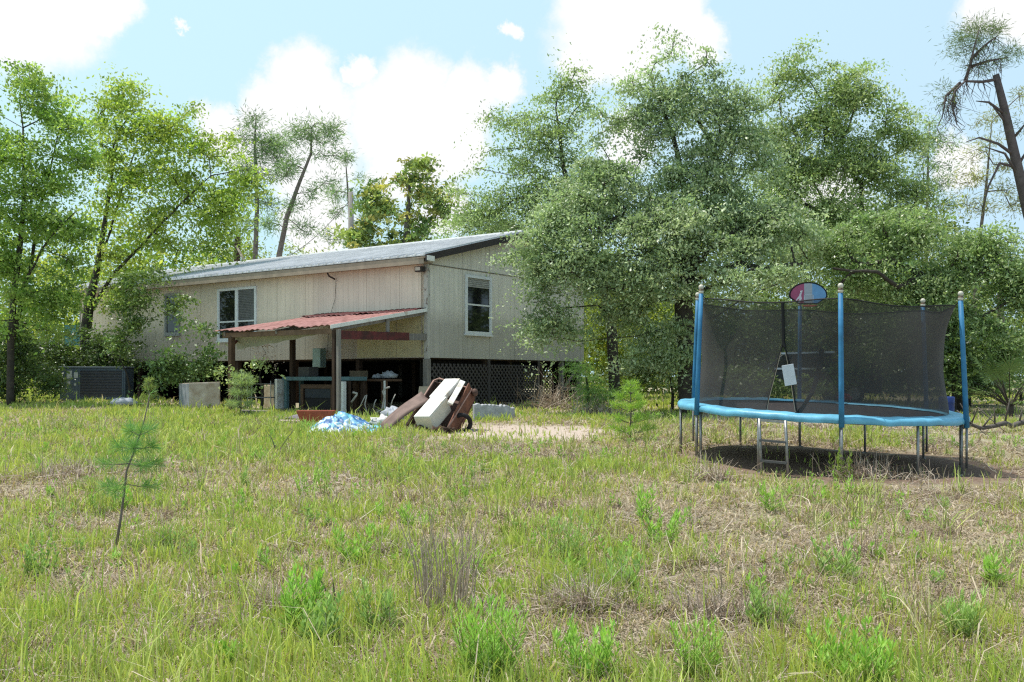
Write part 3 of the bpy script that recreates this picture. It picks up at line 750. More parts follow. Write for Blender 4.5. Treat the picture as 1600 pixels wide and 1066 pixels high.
twig(432, 706, [(415, 672), (462, 668), (440, 690)], 'forked bare twig standing in the grass below the carport')
twig(1385, 745, [(1290, 708), (1310, 712), (1275, 722), (1330, 718)], 'pale branching twig leaning over in the trampoline shadow', .008)
twig(515, 965, [(498, 900), (520, 905)], 'thin dark twig beside the thatch clump')

# ------------------------------------------------------------------ pine saplings
def sapling(name, label, base, pts, whorls, rad, L, W, cols, seed):
    """pts trunk polyline; whorls: (t, branches, branch length, tufts, droop)"""
    r = np.random.default_rng(seed); o = thing(name, label, 'sapling', base)
    mb = MB(); T = [Vector(p) for p in pts]; n = len(T)
    mb.tube(T, [rad * (1 - .75 * i / (n - 1)) for i in range(n)], 7)
    P = []; A = []; LL = []
    def tuft(c, d, k, l):
        d = np.array(d); d = d / np.linalg.norm(d)
        a = r.normal(size=(k, 3)) * .8 + d * .7; a /= np.linalg.norm(a, axis=1)[:, None]
        ll = l * r.uniform(.6, 1.15, k); P.append(np.array(c) + a * (ll / 2)[:, None]); A.append(a); LL.append(ll)
    def pt(t):
        f = t * (n - 1); i = min(int(f), n - 2); return T[i].lerp(T[i + 1], f - i)
    for (t, nb, bl, nt_, rise) in whorls:
        c = pt(t); a0 = r.uniform(0, 6.28)
        for b in range(nb):
            a = a0 + b * 2 * math.pi / nb + r.normal() * .3
            d = Vector((math.cos(a), math.sin(a), rise)).normalized(); l = bl * r.uniform(.75, 1.15)
            e = c + d * l + Vector((0, 0, -.06 * l)); m = c.lerp(e, .5) + Vector((0, 0, -.04 * l))
            mb.tube([c, m, e], [rad * .35, rad * .28, rad * .12], 5)
            for q in range(nt_):
                f = .35 + .65 * (q + 1) / nt_; k0 = c.lerp(e, f)
                tuft(k0, d + Vector((0, 0, .25)), 60 if seed == 3 else 24, L)
    tuft(T[-1], (0, 0, 1), 14, L * .7)
    tuft(pt(.93), (0, 0, 1), 14, L * .8)
    mb.build('trunk', M['bark_pine'], o, smooth=True)
    P = np.concatenate(P); A = np.concatenate(A); LL = np.concatenate(LL); k = len(P)
    nrm = r.normal(size=P.shape); b = np.cross(nrm, A); b /= np.linalg.norm(b, axis=1)[:, None]
    a2 = A * (LL / 2)[:, None]; b = b * W / 2
    V = np.stack([P - a2, P + b, P + a2, P - b], 1).reshape(-1, 3)
    quads_obj('crown', V, np.repeat(pal(r, k, cols), 4, 0), M['needle'], o)
    return o
PG = [(.15, .33, .09), (.2, .4, .12), (.25, .4, .18), (.13, .26, .08)]
b0 = gat(180, 858); Y = b0.y
sapling('pine_sapling', 'leaning young pine with dark bent trunk in the front left grass', b0,
        [b0 - Vector((0, 0, .03)), at(188, 815, Y), at(194, 770, Y), at(198, 735, Y), at(212, 700, Y), at(226, 655, Y), at(234, 615, Y)],
        [(.55, 4, .24, 3, .05), (.66, 4, .17, 3, .2), (.74, 4, .11, 2, .5), (.40, 3, .22, 3, -.1)], .0125, .12, .0036, PG, 3)
b0 = gat(985, 688); Y = b0.y
PG2 = [(.30, .48, .09), (.38, .54, .13), (.23, .39, .07)]
sapling('pine_sapling', 'bushy bright green pine seedling left of the trampoline', b0,
        [b0 - Vector((0, 0, .03)), b0 + Vector((0.01, 0, .55)), at(985, 598, Y)],
        [(.12, 6, .38, 4, .35), (.28, 6, .42, 4, .4), (.45, 6, .34, 4, .5), (.62, 6, .26, 3, .6), (.78, 5, .17, 2, .8), (.9, 4, .1, 1, 1)], .02, .14, .009, PG2, 4)
b0 = gx(376, 23.2); Y = b0.y
sapling('pine_sapling', 'pale green young pine beside the left carport post', b0,
        [b0 - Vector((0, 0, .03)), b0 + Vector((0.02, 0, .6)), at(378, 585, Y)],
        [(.2, 5, .3, 4, .5), (.4, 5, .34, 4, .6), (.6, 5, .28, 3, .7), (.8, 5, .2, 2, .9)], .02, .18, .011, [(.32, .42, .2), (.38, .48, .24)], 5)
b0 = gx(232, 24.5); Y = b0.y
sapling('pine_sapling', 'small pale seedling with upright shoots left of the grey cabinet', b0,
        [b0 - Vector((0, 0, .03)), b0 + Vector((0.0, 0, .45)), at(232, 594, Y)],
        [(.3, 4, .25, 3, 1.4), (.55, 4, .25, 3, 1.6), (.8, 3, .18, 2, 1.8)], .015, .13, .011, [(.25, .33, .12), (.3, .36, .14)], 6)
# feathery yellow green weed before the trampoline
b0 = gat(1316, 752); Y = b0.y
V, C = weed_arrays(np.random.default_rng(8), b0, 52 * Y / F, 34 * Y / F, 9, [(.24, .36, .06), (.3, .4, .08)], .07, .014, .2)
o = quads_obj('weed', V, C, M['grass'], None); recenter(o); tag(o, 'tall feathery yellow green weed in front of the middle trampoline pole', 'weed', 'leafy weeds in the yard')

# ================================================================== house
ZB = 2.22; SL = .25
def zr(w_): return 4.90 + SL * (w_ if w_ < HD / 2 else HD - w_)
house = thing('house', 'long raised house with mildewed beige plywood siding and grey metal roof', 'house', H(HL / 2, HD / 2, .9))
sid_long = siding_mat('beige_plywood_siding', (HU.x, HU.y, 0), (.87, .73, .60), (.70, .59, .49))
sid_gable = siding_mat('grey_beige_plywood_siding', (HW.x, HW.y, 0), (.84, .78, .68), (.64, .595, .53))
mb = MB(); hbox(mb, .02, HL, 0, .12, ZB, 4.92); mb.build('wall', sid_long, house)
mb = MB()
gp = [H(0, 0, ZB), H(0, HD, ZB), H(0, HD, zr(HD)), H(0, HD / 2, zr(HD / 2)), H(0, 0, zr(0))]
mb.prism(gp, HU * .12); tag(mb.build('wall', sid_gable, house), 'grey shaded gable wall')
mb = MB(); mb.prism([p + HU * (HL - .12) for p in gp], HU * .12); mb.build('wall', sid_gable, house)
mb = MB(); hbox(mb, .12, HL - .12, HD - .12, HD, ZB, 4.92); mb.build('wall', sid_long, house)
M['seam'] = pm('dark_seam', (.22, .18, .14), .8)
# horizontal seam trim and panel battens on the gable
mb = MB(); hbox(mb, -.012, -.001, .06, HD - .05, 4.645, 4.67)
mb.build('trim', M['seam'], house)
mb = MB()
hbox(mb, -.014, -.001, 3.86, 3.91, ZB + .02, 4.64); mb.build('trim', sid_gable, house)
mb = MB(); hbox(mb, -.014, -.001, 6.3, 6.35, ZB + .02, 4.64); mb.build('trim', sid_gable, house)
mb = MB(); hbox(mb, -.014, -.001, 3.86, 3.91, 4.675, 5.8); mb.build('trim', sid_gable, house)
# peeling corner board
peel = pm('peeling_white_corner_paint', (.50, .47, .42), .85, 0, .4, 14, .3, col2=(.14, .085, .06), thr=(.36, .42), stretch=(1, 1, .35))
mb = MB(); hbox(mb, -.026, .1, -.026, -.002, ZB - .03, 4.66); hbox(mb, -.026, -.002, -.002, .07, ZB - .03, 4.64); mb.build('corner_board', peel, house)
# roof
metal = pm('grey_ribbed_roof_metal', (.70, .71, .73), .5, .08, .26, 1.6, .04, spec=.4)
rust_edge = M['rust']
roof = MB()
def slab(mb, u0, u1, w0, w1, zo, th):
    mb.prism([H(u0, w0, zr_l(w0) + zo), H(u1, w0, zr_l(w0) + zo), H(u1, w1, zr_l(w1) + zo), H(u0, w1, zr_l(w1) + zo)], (0, 0, th))
def zr_l(w_): return 4.90 + SL * w_
slab(roof, -.28, 18.3, -.40, HD / 2, .02, .035)
for k in range(62):
    u = -.26 + k * .30
    slab(roof, u, u + .055, -.405, HD / 2, .0551, .045)
    slab(roof, u + .13, u + .15, -.402, HD / 2, .0551, .009)
def zr_r(w_): return 4.90 + SL * (HD - w_)
roof.prism([H(-.28, HD / 2 + .002, zr_r(HD / 2) + .02), H(18.3, HD / 2 + .002, zr_r(HD / 2) + .02), H(18.3, HD + .4, zr_r(HD + .4) + .02), H(-.28, HD + .4, zr_r(HD + .4) + .02)], (0, 0, .035))
ro = roof.build('roof', metal, house)
mb = MB()
mb.tube([H(-.29, HD / 2, zr_l(HD / 2) + .07), H(18.3, HD / 2, zr_l(HD / 2) + .07)], .06, 8); mb.build('ridge_cap', metal, ro)
mb = MB(); hbox(mb, -.2, 18.2, -.385, -.36, 4.62, 4.805); mb.build('fascia', M['beige_trim'], ro)
mb = MB(); hbox(mb, -.2, 18.2, -.358, -.002, 4.66, 4.68); mb.build('soffit', M['beige_trim'], ro)
for sgn in (0, 1):
    mb = MB()
    a, b = (-.41, HD / 2) if sgn == 0 else (HD / 2, HD + .41)
    f = zr_l if sgn == 0 else zr_r
    mb.prism([H(-.305, a, f(a) - .125), H(-.305, b, f(b) - .125), H(-.305, b, f(b) + .055), H(-.305, a, f(a) + .055)], HU * .024)
    mb.build('rake_board', M['brown_rake'], ro)
    mb = MB()
    mb.prism([H(-.28, a, f(a) - .03), H(-.28, b, f(b) - .03), H(-.28, b, f(b) - .012), H(-.28, a, f(a) - .012)], HU * .275)
    mb.build('soffit', M['beige_trim'], ro)
mb = MB(); mb.frame_box(H(-.315, -.36, zr_l(-.36) - .085), HU, HW, ZZ, -.016, 0, -.03, .26, -.03, .10); mb.build('flashing', M['white_metal'], ro)

def window(o, ax, out, w_, h, label=None, mull=True, rail=.5, blind=0.0, sashes=1):
    """o = lower corner on the wall face, ax along the wall, out = outward normal"""
    mb = MB(); fw = .075
    B = lambda m_, a0, a1, b0, b1, z0, z1: m_.frame_box(o, ax, out, ZZ, a0, a1, b0, b1, z0, z1)
    B(mb, 0, fw, .002, .05, 0, h); B(mb, w_ - fw, w_, .002, .05, 0, h); B(mb, fw, w_ - fw, .002, .05, h - fw, h); B(mb, fw, w_ - fw, .002, .05, 0, fw)
    B(mb, -.03, w_ + .03, .002, .07, -.05, -.001)
    if sashes == 2: B(mb, w_ / 2 - .05, w_ / 2 + .05, .002, .05, fw, h - fw)
    fo = mb.build('window', M['white_paint'], house, bevel=.004)
    if label: tag(fo, label)
    spans = [(fw, w_ - fw)] if sashes == 1 else [(fw, w_ / 2 - .05), (w_ / 2 + .05, w_ - fw)]
    for i, (a, b) in enumerate(spans):
        mb = MB(); B(mb, a, b, .002, .012, fw, h - fw); mb.build('pane', M['glass'], fo)
        mb = MB(); B(mb, a + .001, b - .001, .013, .04, h * rail - .022, h * rail + .022)
        B(mb, a + .001, a + .025, .013, .035, fw, h - fw); B(mb, b - .025, b - .001, .013, .035, fw, h - fw)
        mb.build('sash', M['white_paint'], fo)
        if blind and i == len(spans) - 1:
            mb = MB(); n = int(blind * h / .05)
            for k in range(n): B(mb, a + .03, b - .03, .0125, .016, h - fw - .05 * (k + 1), h - fw - .05 * (k + 1) + .041)
            mb.build('blind', M['blind'], fo)
M['blind'] = pm('dusty_blind_slats', (.42, .41, .38), .7, 0, .3, 9, .05)
M['blind_dark'] = pm('dim_blind_slats', (.17, .17, .17), .7, 0, .3, 9, .05)
window(H(-.001, 2.73, 2.90), -HW, -HU, 1.185, 1.62, 'single white framed window in the gable wall', blind=.17)
_b = M['blind']; M['blind'] = M['blind_dark']
window(H(8.64, -.001, 2.84), -HU, -HW, 1.86, 1.62, 'double white framed window above the red lean-to', sashes=2, rail=.36, blind=.62)
M['blind'] = _b
_w = M['white_paint']; M['white_paint'] = pm('dull_window_paint', (.36, .36, .35), .6, 0, .2, 8, .03)
window(H(11.4, -.001, 3.1), -HU, -HW, .8, 1.35, 'narrow window behind the shrubs', rail=.5)
M['white_paint'] = _w
# wall overlays tinted yellow for the light bounced under the lean-to
yel = pm('bounce_lit_plywood', (.70, .60, .36), .8, 0, .35, 2.5, .1, col2=(.55, .47, .29))
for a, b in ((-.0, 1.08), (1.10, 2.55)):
    mb = MB(); hbox(mb, a + .115 if a == 0 else a, b, -.012, -.002, ZB + .02, 3.40); tag(mb.build('bounce_tint_panel', yel, house), 'wall sheet tinted yellow for bounced light under the red lean-to')
# floor, beams, piers
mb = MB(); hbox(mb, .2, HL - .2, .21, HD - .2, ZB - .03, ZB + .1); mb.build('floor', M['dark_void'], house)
mb = MB(); hbox(mb, .15, HL - .15, .14, .2, ZB - .04, ZB - .005); mb.build('rim_beam', M['wood_dark'], house)
mb = MB(); hbox(mb, .13, .19, .21, HD - .2, ZB - .04, ZB - .005); mb.build('rim_beam', M['wood_dark'], house)
def gpost(u, w_, s=.14, mat=None, top=ZB - .035):
    p = H(u, w_); g = gzf(p.x, p.y) - .1
    mb = MB(); hbox(mb, u - s / 2, u + s / 2, w_ - s / 2, w_ + s / 2, g, top); mb.build('post', mat or M['wood_dark'], house, bevel=.008)
gpost(.02, -.0, .15, M['wood_grey'], ZB - .035)
for u in (2.6, 5.2, 7.8, 10.4, 13, 16.3): gpost(u, .12)
for u in (.3, 4, 8, 12, 16.3): gpost(u, 4.0)
for w_ in (2.6, 5.35, 6.55, 7.6): gpost(.1, w_, .13, M['wood_grey'] if w_ > 6 else None)
# brace frame at the right pier
mb = MB(); p0 = H(.1, 6.62, 1.3); p1 = H(.1, 7.5, 2.0)
mb.bar(p0, p1, .09, .04, HU); mb.bar(H(.1, 6.62, 1.34), H(.1, 7.5, 1.34), .09, .04, HU); mb.build('brace', M['wood_grey'], house)
mb = MB(); mb.frame_box(H(-.05, 6.5, 1.36), HU, HW, ZZ, -.5, 0, 0, .7, -.06, 0); mb.bar(H(-.5, 6.55, .9), H(-.5, 6.55, 1.3), .08, .08, HU); mb.bar(H(-.5, 7.15, .9), H(-.5, 7.15, 1.3), .08, .08, HU); mb.build('step', M['wood_grey'], house)
# dark skirting added to black out the crawl space, back and far end, and lattice
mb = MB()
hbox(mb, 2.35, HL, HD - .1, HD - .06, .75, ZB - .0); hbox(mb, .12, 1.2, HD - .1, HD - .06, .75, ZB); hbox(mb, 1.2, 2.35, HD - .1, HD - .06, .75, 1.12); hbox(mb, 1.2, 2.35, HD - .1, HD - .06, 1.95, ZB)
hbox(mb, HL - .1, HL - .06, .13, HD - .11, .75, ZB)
mb.build('skirting', M['dark_void'], house)  # added panels, only there to black out the crawl space
def lattice(o, ax, out, w_, h, sp, sw, th, mat, label=None):
    mb = MB()
    def clip(a0, dirx):
        # diagonal through (a0,0) at 45 degrees, clipped to the panel
        if dirx > 0: x0, z0 = (a0, 0) if a0 >= 0 else (0, -a0)
        else: x0, z0 = (a0, 0) if a0 <= w_ else (w_, a0 - w_)
        t = min(h - z0, (w_ - x0) if dirx > 0 else x0)
        return (x0, z0, t)
    k = -h
    while k < w_ + h:
        for dirx, off in ((1, 0), (-1, th)):
            x0, z0, t = clip(k, dirx)
            if t > .08 and (-h < k < w_ if dirx > 0 else 0 < k < w_ + h):
                a = o + ax * x0 + ZZ * z0 + out * off; b = a + (ax * dirx + ZZ) * t
                mb.bar(a, b, sw, th * .94, out)
        k += sp
    return tag(mb.build('lattice', mat, house), label)
M['lattice'] = pm('dark_brown_lattice', (.105, .09, .085), .85, 0, .4, 9, .2)
def bar_fix(): pass
lattice(H(-.02, .12, .86), HW, -HU, 2.45, 1.2, .165, .042, .012, M['lattice'], 'dark lattice skirting under the gable, panel nearer the corner')
lattice(H(-.02, 2.64, .92), HW, -HU, 2.4, 1.14, .165, .042, .012, M['lattice'], 'dark lattice skirting under the gable, panel nearer the oak')
lattice(H(1.2, HD - .05, 1.12), HU, HW, 1.15, .84, .125, .04, .012, pm('pale_lattice', (.3, .28, .18), .8), 'pale lattice seen through the crawl space')
mb = MB(); hbox(mb, -.05, -.02, 2.56, 2.64, .8, ZB - .02); mb.build('lattice_post', M['lattice'], house)
mb = MB(); hbox(mb, -.05, -.02, 5.05, 5.12, .8, ZB - .02); mb.build('lattice_post', M['lattice'], house)
# near-black panel added behind the lattice to deepen its shade
mb = MB(); hbox(mb, .5, .53, .3, 4.9, .75, ZB - .05); mb.build('skirting', M['dark_void'], house)  # added shade panel, not a real skirting
# floodlight on the corner, conduit, meter box, hook and wire
fl = MB(); fl.frame_box(H(.0, -.10, 4.50), HU, HW, ZZ, -.02, .22, -.16, .0, -.06, .08)
fo = fl.build('floodlight', M['brown_rake'], house, bevel=.01)
mb = MB(); mb.frame_box(H(.02, -.265, 4.47), HU, HW, ZZ, 0, .16, -.012, 0, 0, .09); mb.build('lens', pm('flood_lens', (.6, .5, .42), .15, 0, .2, 5, 0), fo)
mb = MB(); mb.tube([H(.16, -.045, 4.44), H(.16, -.045, 2.3)], .018, 6); mb.build('conduit', M['beige_trim'], house)
mb = MB(); mb.frame_box(H(3.80, -.35, 2.40), HU, HW, ZZ, -.17, .17, 0, .2, -.42, .12); mo = mb.build('meter_box', M['teal_grey'] if 'teal_grey' in M else pm('pale_green_meter_box', (.27, .37, .33), .5, .2, .3, 5, .05), house, bevel=.012)
mb = MB(); mb.frame_box(H(3.80, -.352, 2.40), HU, HW, ZZ, -.15, .12, -.01, 0, -.40, .10); mb.build('cover', pm('pale_green_cover', (.36, .46, .42), .5, .2, .3, 5, .05), mo)
mb = MB(); mb.tube([H(3.35, -.36, 4.6), H(3.35, -.3, 4.52), H(3.33, -.1, 4.45)], .024, 6); mb.tube([H(3.35, -.03, 4.5), H(3.4, -.03, 3.9), H(3.6, -.03, 3.45), H(3.72, -.03, 2.4)], .005, 4); mb.build('cable', M['brown_rake'], house)

# ================================================================== lean-to
lt = thing('lean_to', 'rusty red corrugated lean-to roof on wooden posts against the house', 'lean-to', H(2.2, -1.6, .8))
def lz(n_): return 3.47 - .172 * n_
def corr(name, u0, u1, n0, n1, mat, dz=0, seed=1, lab=None):
    r = np.random.default_rng(seed); nu = int((u1 - u0) / .026); nn = 9; V = []; Fc = []
    ends = {}
    for i in range(nu + 1):
        u = u0 + (u1 - u0) * i / nu; e = ends.setdefault(int((u - u0) / .62), r.uniform(-.05, .07))
        for j in range(nn + 1):
            n_ = n0 + (n1 + e - n0) * j / nn
            wv = .015 * math.cos(2 * math.pi * u / .205) + .010 * math.sin(u * 2.3 + j * .5) + (.018 * math.sin(u * 5.1) if j == nn else 0)
            V.append(H(u, -n_, lz(n_) + dz + wv))
    for i in range(nu):
        for j in range(nn):
            a = i * (nn + 1) + j; Fc.append((a, a + 1, a + nn + 2, a + nn + 1))
    mb = MB(); mb.add(V, Fc); o = mb.build(name, mat, lt, smooth=True)
    so_ = o.modifiers.new('sheet', 'SOLIDIFY'); so_.thickness = .004
    return o
redroof = pm('faded_red_corrugated_metal', (.40, .20, .18), .7, .0, .5, 2.4, .1, col2=(.21, .09, .078), thr=(.35, .62), stretch=(1.5, 1.5, 1))
corr('roof_sheet', .02, 2.1, .03, 3.3, redroof, .022, 1)
corr('roof_sheet', 2.0, 4.35, .03, 3.36, redroof, 0, 2)
corr('roof_sheet', .03, 4.1,   .02, .75, pm('dark_red_corrugated_metal', (.12, .03, .032), .6, .1, .5, 3, .1), .04, 3)
mb = MB(); mb.prism([H(.0, -.03, lz(.03) - .05), H(.0, -3.42, lz(3.42) - .05), H(.0, -3.42, lz(3.42) + .04), H(.0, -.03, lz(.03) + .04)], HU * -.02); mb.build('flashing', M['white_metal'], lt)
mb = MB()
for u in (.12, 2.1, 4.1): mb.bar(H(u, -.03, lz(0) - .09), H(u, -3.25, lz(3.25) - .09), .05, .1)
mb.build('rafter', M['wood_grey'], lt)
mb = MB(); mb.bar(H(-.05, -3.2, lz(3.2) - .13), H(4.2, -3.2, lz(3.2) - .13), .05, .12); mb.build('beam', pm('weathered_brown_beam', (.22, .14, .09), .9, 0, .45, 5, .3), lt)
def lpost(u, n_, top, mat, s=.11, lab=None, tilt=(0, 0)):
    p = H(u, -n_); g = gzf(p.x, p.y) - .15
    mb = MB(); mb.bar(Vector((p.x, p.y, g)), Vector((p.x + tilt[0], p.y + tilt[1], top)), s, s, HW); tag(mb.build('post', mat, lt, bevel=.006), lab)
lpost(-.04, 3.2, lz(3.2) - .10, M['wood_grey'], .085)
lpost(.075, 3.22, lz(3.22) - .10, M['wood_dark'], .09)
lpost(3.86, 3.2, lz(3.2) - .18, pm('brown_damp_post', (.13, .075, .045), .9, 0, .4, 5, .3), .13)
lpost(3.37, 1.6, lz(1.6) - .12, M['wood_dark'], .12)
mb = MB(); mb.bar(H(-.02, -3.14, 2.70), H(-.02, -.75, 2.74), .05, .2, ZZ); tag(mb.build('beam', M['red_paint'], lt), 'red painted beam')
mb = MB(); mb.bar(H(.03, -1.0, 2.735), H(.03, -.03, 2.75), .05, .17, ZZ); mb.build('beam', M['wood_grey'], lt)
mb = MB(); mb.bar(H(.05, -1.45, 2.80), H(.05, -1.45, lz(1.45) - .05), .1, .04, HU); mb.build('strut', M['wood_grey'], lt)
mb = MB(); mb.bar(H(3.9, -3.12, 2.55), H(4.35, -2.4, 2.88), .05, .05); mb.build('brace', M['red_paint'], lt)
# drooping liner sheet under the eave
V = []; Fc = []
for i in range(25):
    s_ = i / 24; u = 4.15 - s_ * 3.1
    dr = .06 + .34 * (1 - s_) ** .8
    for j in range(6):
        t = j / 5
        V.append(H(u, -3.05 + .25 * math.sin(t * 1.5), lz(3.1) - .1 - dr * t + .012 * math.sin(u * 9)))
for i in range(24):
    for j in range(5):
        a = i * 6 + j; Fc.append((a, a + 1, a + 7, a + 6))
mb = MB(); mb.add(V, Fc); mb.build('liner_sheet', pm('pale_green_liner', (.36, .36, .27), .5, 0, .2, 3, .05), lt, smooth=True)

# ================================================================== rubbish and furniture under the lean-to
def hp(u, n_, z): return H(u, -n_, z)
def gh(u, n_):
    p = H(u, -n_); return gzf(p.x, p.y)
g = gh(2.2, 1.8)
wb = thing('workbench', 'long workbench with teal painted top under the lean-to', 'workbench', H(2.2, -1.8, g))
mb = MB(); hbox(mb, 1.0, 3.5, -1.85, -1.2, 1.62, 1.72); mb.build('top', M['teal'], wb, bevel=.008)
for u in (1.08, 3.40):
    for n_ in (1.78, 1.27):
        mb = MB(); hbox(mb, u - .045, u + .045, -n_ - .045, -n_ + .045, gh(u, n_) - .05, 1.618); mb.build('leg', M['teal'] if u > 3 else M['wood_dark'], wb)
g = gh(2.6, 1.7)
cb = thing('console_cabinet', 'old brown wooden cabinet with open front beneath the workbench', 'cabinet', H(2.6, -1.7, g))
mb = MB()
hbox(mb, 1.75, 3.0, -1.6, -1.25, g - .02, 1.5)
tag(mb.build('carcass', pm('dim_cabinet_inside', (.035, .03, .03), .8), cb))
mb = MB(); hbox(mb, 1.75, 1.86, -1.66, -1.602, g, 1.52); hbox(mb, 2.9, 3.0, -1.66, -1.602, g, 1.52); hbox(mb, 1.861, 2.899, -1.66, -1.602, 1.41, 1.52); mb.build('face_frame', M['wood_brown'], cb, bevel=.006)
mb = MB(); hbox(mb, 1.9, 2.85, -1.625, -1.602, g + .3, g + .55); mb.build('shelf', pm('slate_panel', (.05, .055, .065), .6), cb)
mb = MB(); g = gh(1.3, 2.0); hbox(mb, .98, 1.36, -2.06, -1.95, g + .02, 1.6); mb.single('cabinet_door', M['white_metal'], 'white panel standing upright beside the right lean-to post', 'panel', bevel=.01)
mb = MB(); g = gh(3.6, 1.9); hbox(mb, 3.52, 3.62, -2.0, -1.5, g, 1.66); mb.single('cabinet_door', M['white_metal'], 'narrow white board standing at the left end of the teal workbench', 'panel', bevel=.008)
mb = MB(); hbox(mb, 3.63, 4.12, -1.95, -1.5, gh(3.8, 1.8) + .02, 1.50); mb.single('chest', pm('stained_cream_board', (.56, .47, .34), .8, 0, .4, 5, .1, col2=(.33, .25, .16)), 'stained cream box left of the teal workbench', 'box', bevel=.015)
# dark desk
g = gh(1.6, .6)
dk = thing('desk', 'dark wooden desk in the shade right of the workbench', 'desk', H(1.6, -.6, g))
mb = MB(); hbox(mb, .66, 2.4, -.95, -.25, 1.60, 1.66); mb.build('top', M['wood_brown'], dk, bevel=.006)
for u, m_ in ((.72, M['wood_brown']), (1.45, M['wood_brown']), (1.75, M['wood_brown']), (2.34, M['wood_brown'])):
    mb = MB(); hbox(mb, u - .06, u + .06, -.92, -.80, gh(u, .9), 1.598); mb.build('leg', m_, dk)
mb = MB(); mb.tube([H(.60, -.98, gh(.6, .98)), H(.60, -.98, 1.62)], .028, 8); mb.single('pipe', M['white_metal'], 'white upright pipe at the right end of the dark desk', 'pipe')
def lump(name, c, size, mat, lab, cat, seed=0, amp=.18):
    r = np.random.default_rng(seed); mb = MB(); mb.ball(c, 1, 18, 11)
    V = np.array(mb.v); d = V - np.array(c); ph = r.uniform(0, 6, 6)
    k = 1 + amp * (np.sin(d[:, 0] * 5 + ph[0]) * np.sin(d[:, 1] * 6 + ph[1]) + .7 * np.sin(d[:, 2] * 9 + d[:, 0] * 7 + ph[2]) + .4 * np.sin(13 * d[:, 1] + 11 * d[:, 0] + ph[3]))
    d = d * k[:, None] * np.array(size); d[:, 2] = np.maximum(d[:, 2], -size[2] * .55)
    mb.v = [tuple(q) for q in d + np.array(c)]
    return mb.single(name, mat, lab, cat, smooth=True)
M['plastic_white'] = pm('crumpled_white_plastic', (.72, .71, .68), .4, 0, .3, 9, .4)
M['plastic_grey'] = pm('crumpled_grey_plastic', (.42, .45, .5), .5, 0, .3, 9, .4)
lump('plastic_bag', H(.85, -.55, 1.75), (.19, .15, .12), M['plastic_grey'], 'larger grey plastic bag lying on the desk', 'bag', 1)
lump('plastic_bag', H(1.2, -.6, 1.72), (.15, .12, .07), M['plastic_grey'], 'smaller flat plastic bag on the desk', 'bag', 2)
mb = MB(); hbox(mb, 1.75, 2.15, -.7, -.4, 1.662, 1.88); mb.single('cardboard_box', M['cardboard'], 'brown cardboard box standing on the dark desk', 'box', bevel=.01)
mb = MB(); hbox(mb, 2.75, 3.15, -1.6, -1.25, 1.722, 1.98); mb.single('cardboard_box', pm('dim_grey_box', (.1, .095, .09), .8), 'dim grey box standing on the teal workbench', 'box', bevel=.01)
def pipe(pts, lab, r=.022):
    mb = MB(); mb.tube(pts, r, 7); mb.single('bent_pipe', pm('dirty_white_pipe', (.5, .47, .42), .5, 0, .35, 12, .1), lab, 'pipe', smooth=True)
def ph(px, py): return at(px, py, 23.0)
pipe([ph(549, 629), ph(557, 618), ph(558, 615), ph(551, 613)], 'short bent pale pipe leaning by the white upright panel', .026)
pipe([ph(573, 617), ph(570, 632), ph(576, 653)], 'thin pale rod standing under the desk', .015)
pipe([ph(559, 643), ph(566, 628), ph(571, 618)], 'slanting pale stick under the desk', .013)
pipe([ph(586, 646), ph(597, 640), ph(601, 620), ph(598, 612), ph(602, 607), ph(609, 605)], 'curved hose spout hanging beside the desk legs', .024)
pipe([ph(609, 640), ph(613, 626), ph(618, 616)], 'leaning thin stick right of the curved spout', .012)
pipe([ph(583, 643), ph(585, 630), ph(588, 624)], 'little crooked stick left of the curved spout', .012)
# orange planter
c = gx(494, 20.4)
mb = MB(); base = [(-.26, -.13), (.26, -.13), (.26, .13), (-.26, .13)]; t_ = 1.5
vs = [(c.x + x, c.y + y, c.z - .01) for x, y in base] + [(c.x + x * t_, c.y + y * t_, c.z + .32) for x, y in base]
vi = [(c.x + x * t_ * .9, c.y + y * t_ * .82, c.z + .32) for x, y in base] + [(c.x + x * 1.2, c.y + y * 1.15, c.z + .12) for x, y in base]
mb.add(vs + vi, [(3, 2, 1, 0)] + [(i, (i + 1) % 4, (i + 1) % 4 + 4, i + 4) for i in range(4)] + [(4 + i, 4 + (i + 1) % 4, 8 + (i + 1) % 4, 8 + i) for i in range(4)] + [(8 + i, 8 + (i + 1) % 4, 12 + (i + 1) % 4, 12 + i) for i in range(4)] + [(12, 13, 14, 15)])
mb.single('planter', pm('faded_terracotta_plastic', (.40, .10, .055), .55, 0, .35, 5, .08), 'rectangular orange planter trough behind the blue tarp', 'planter', bevel=.01)
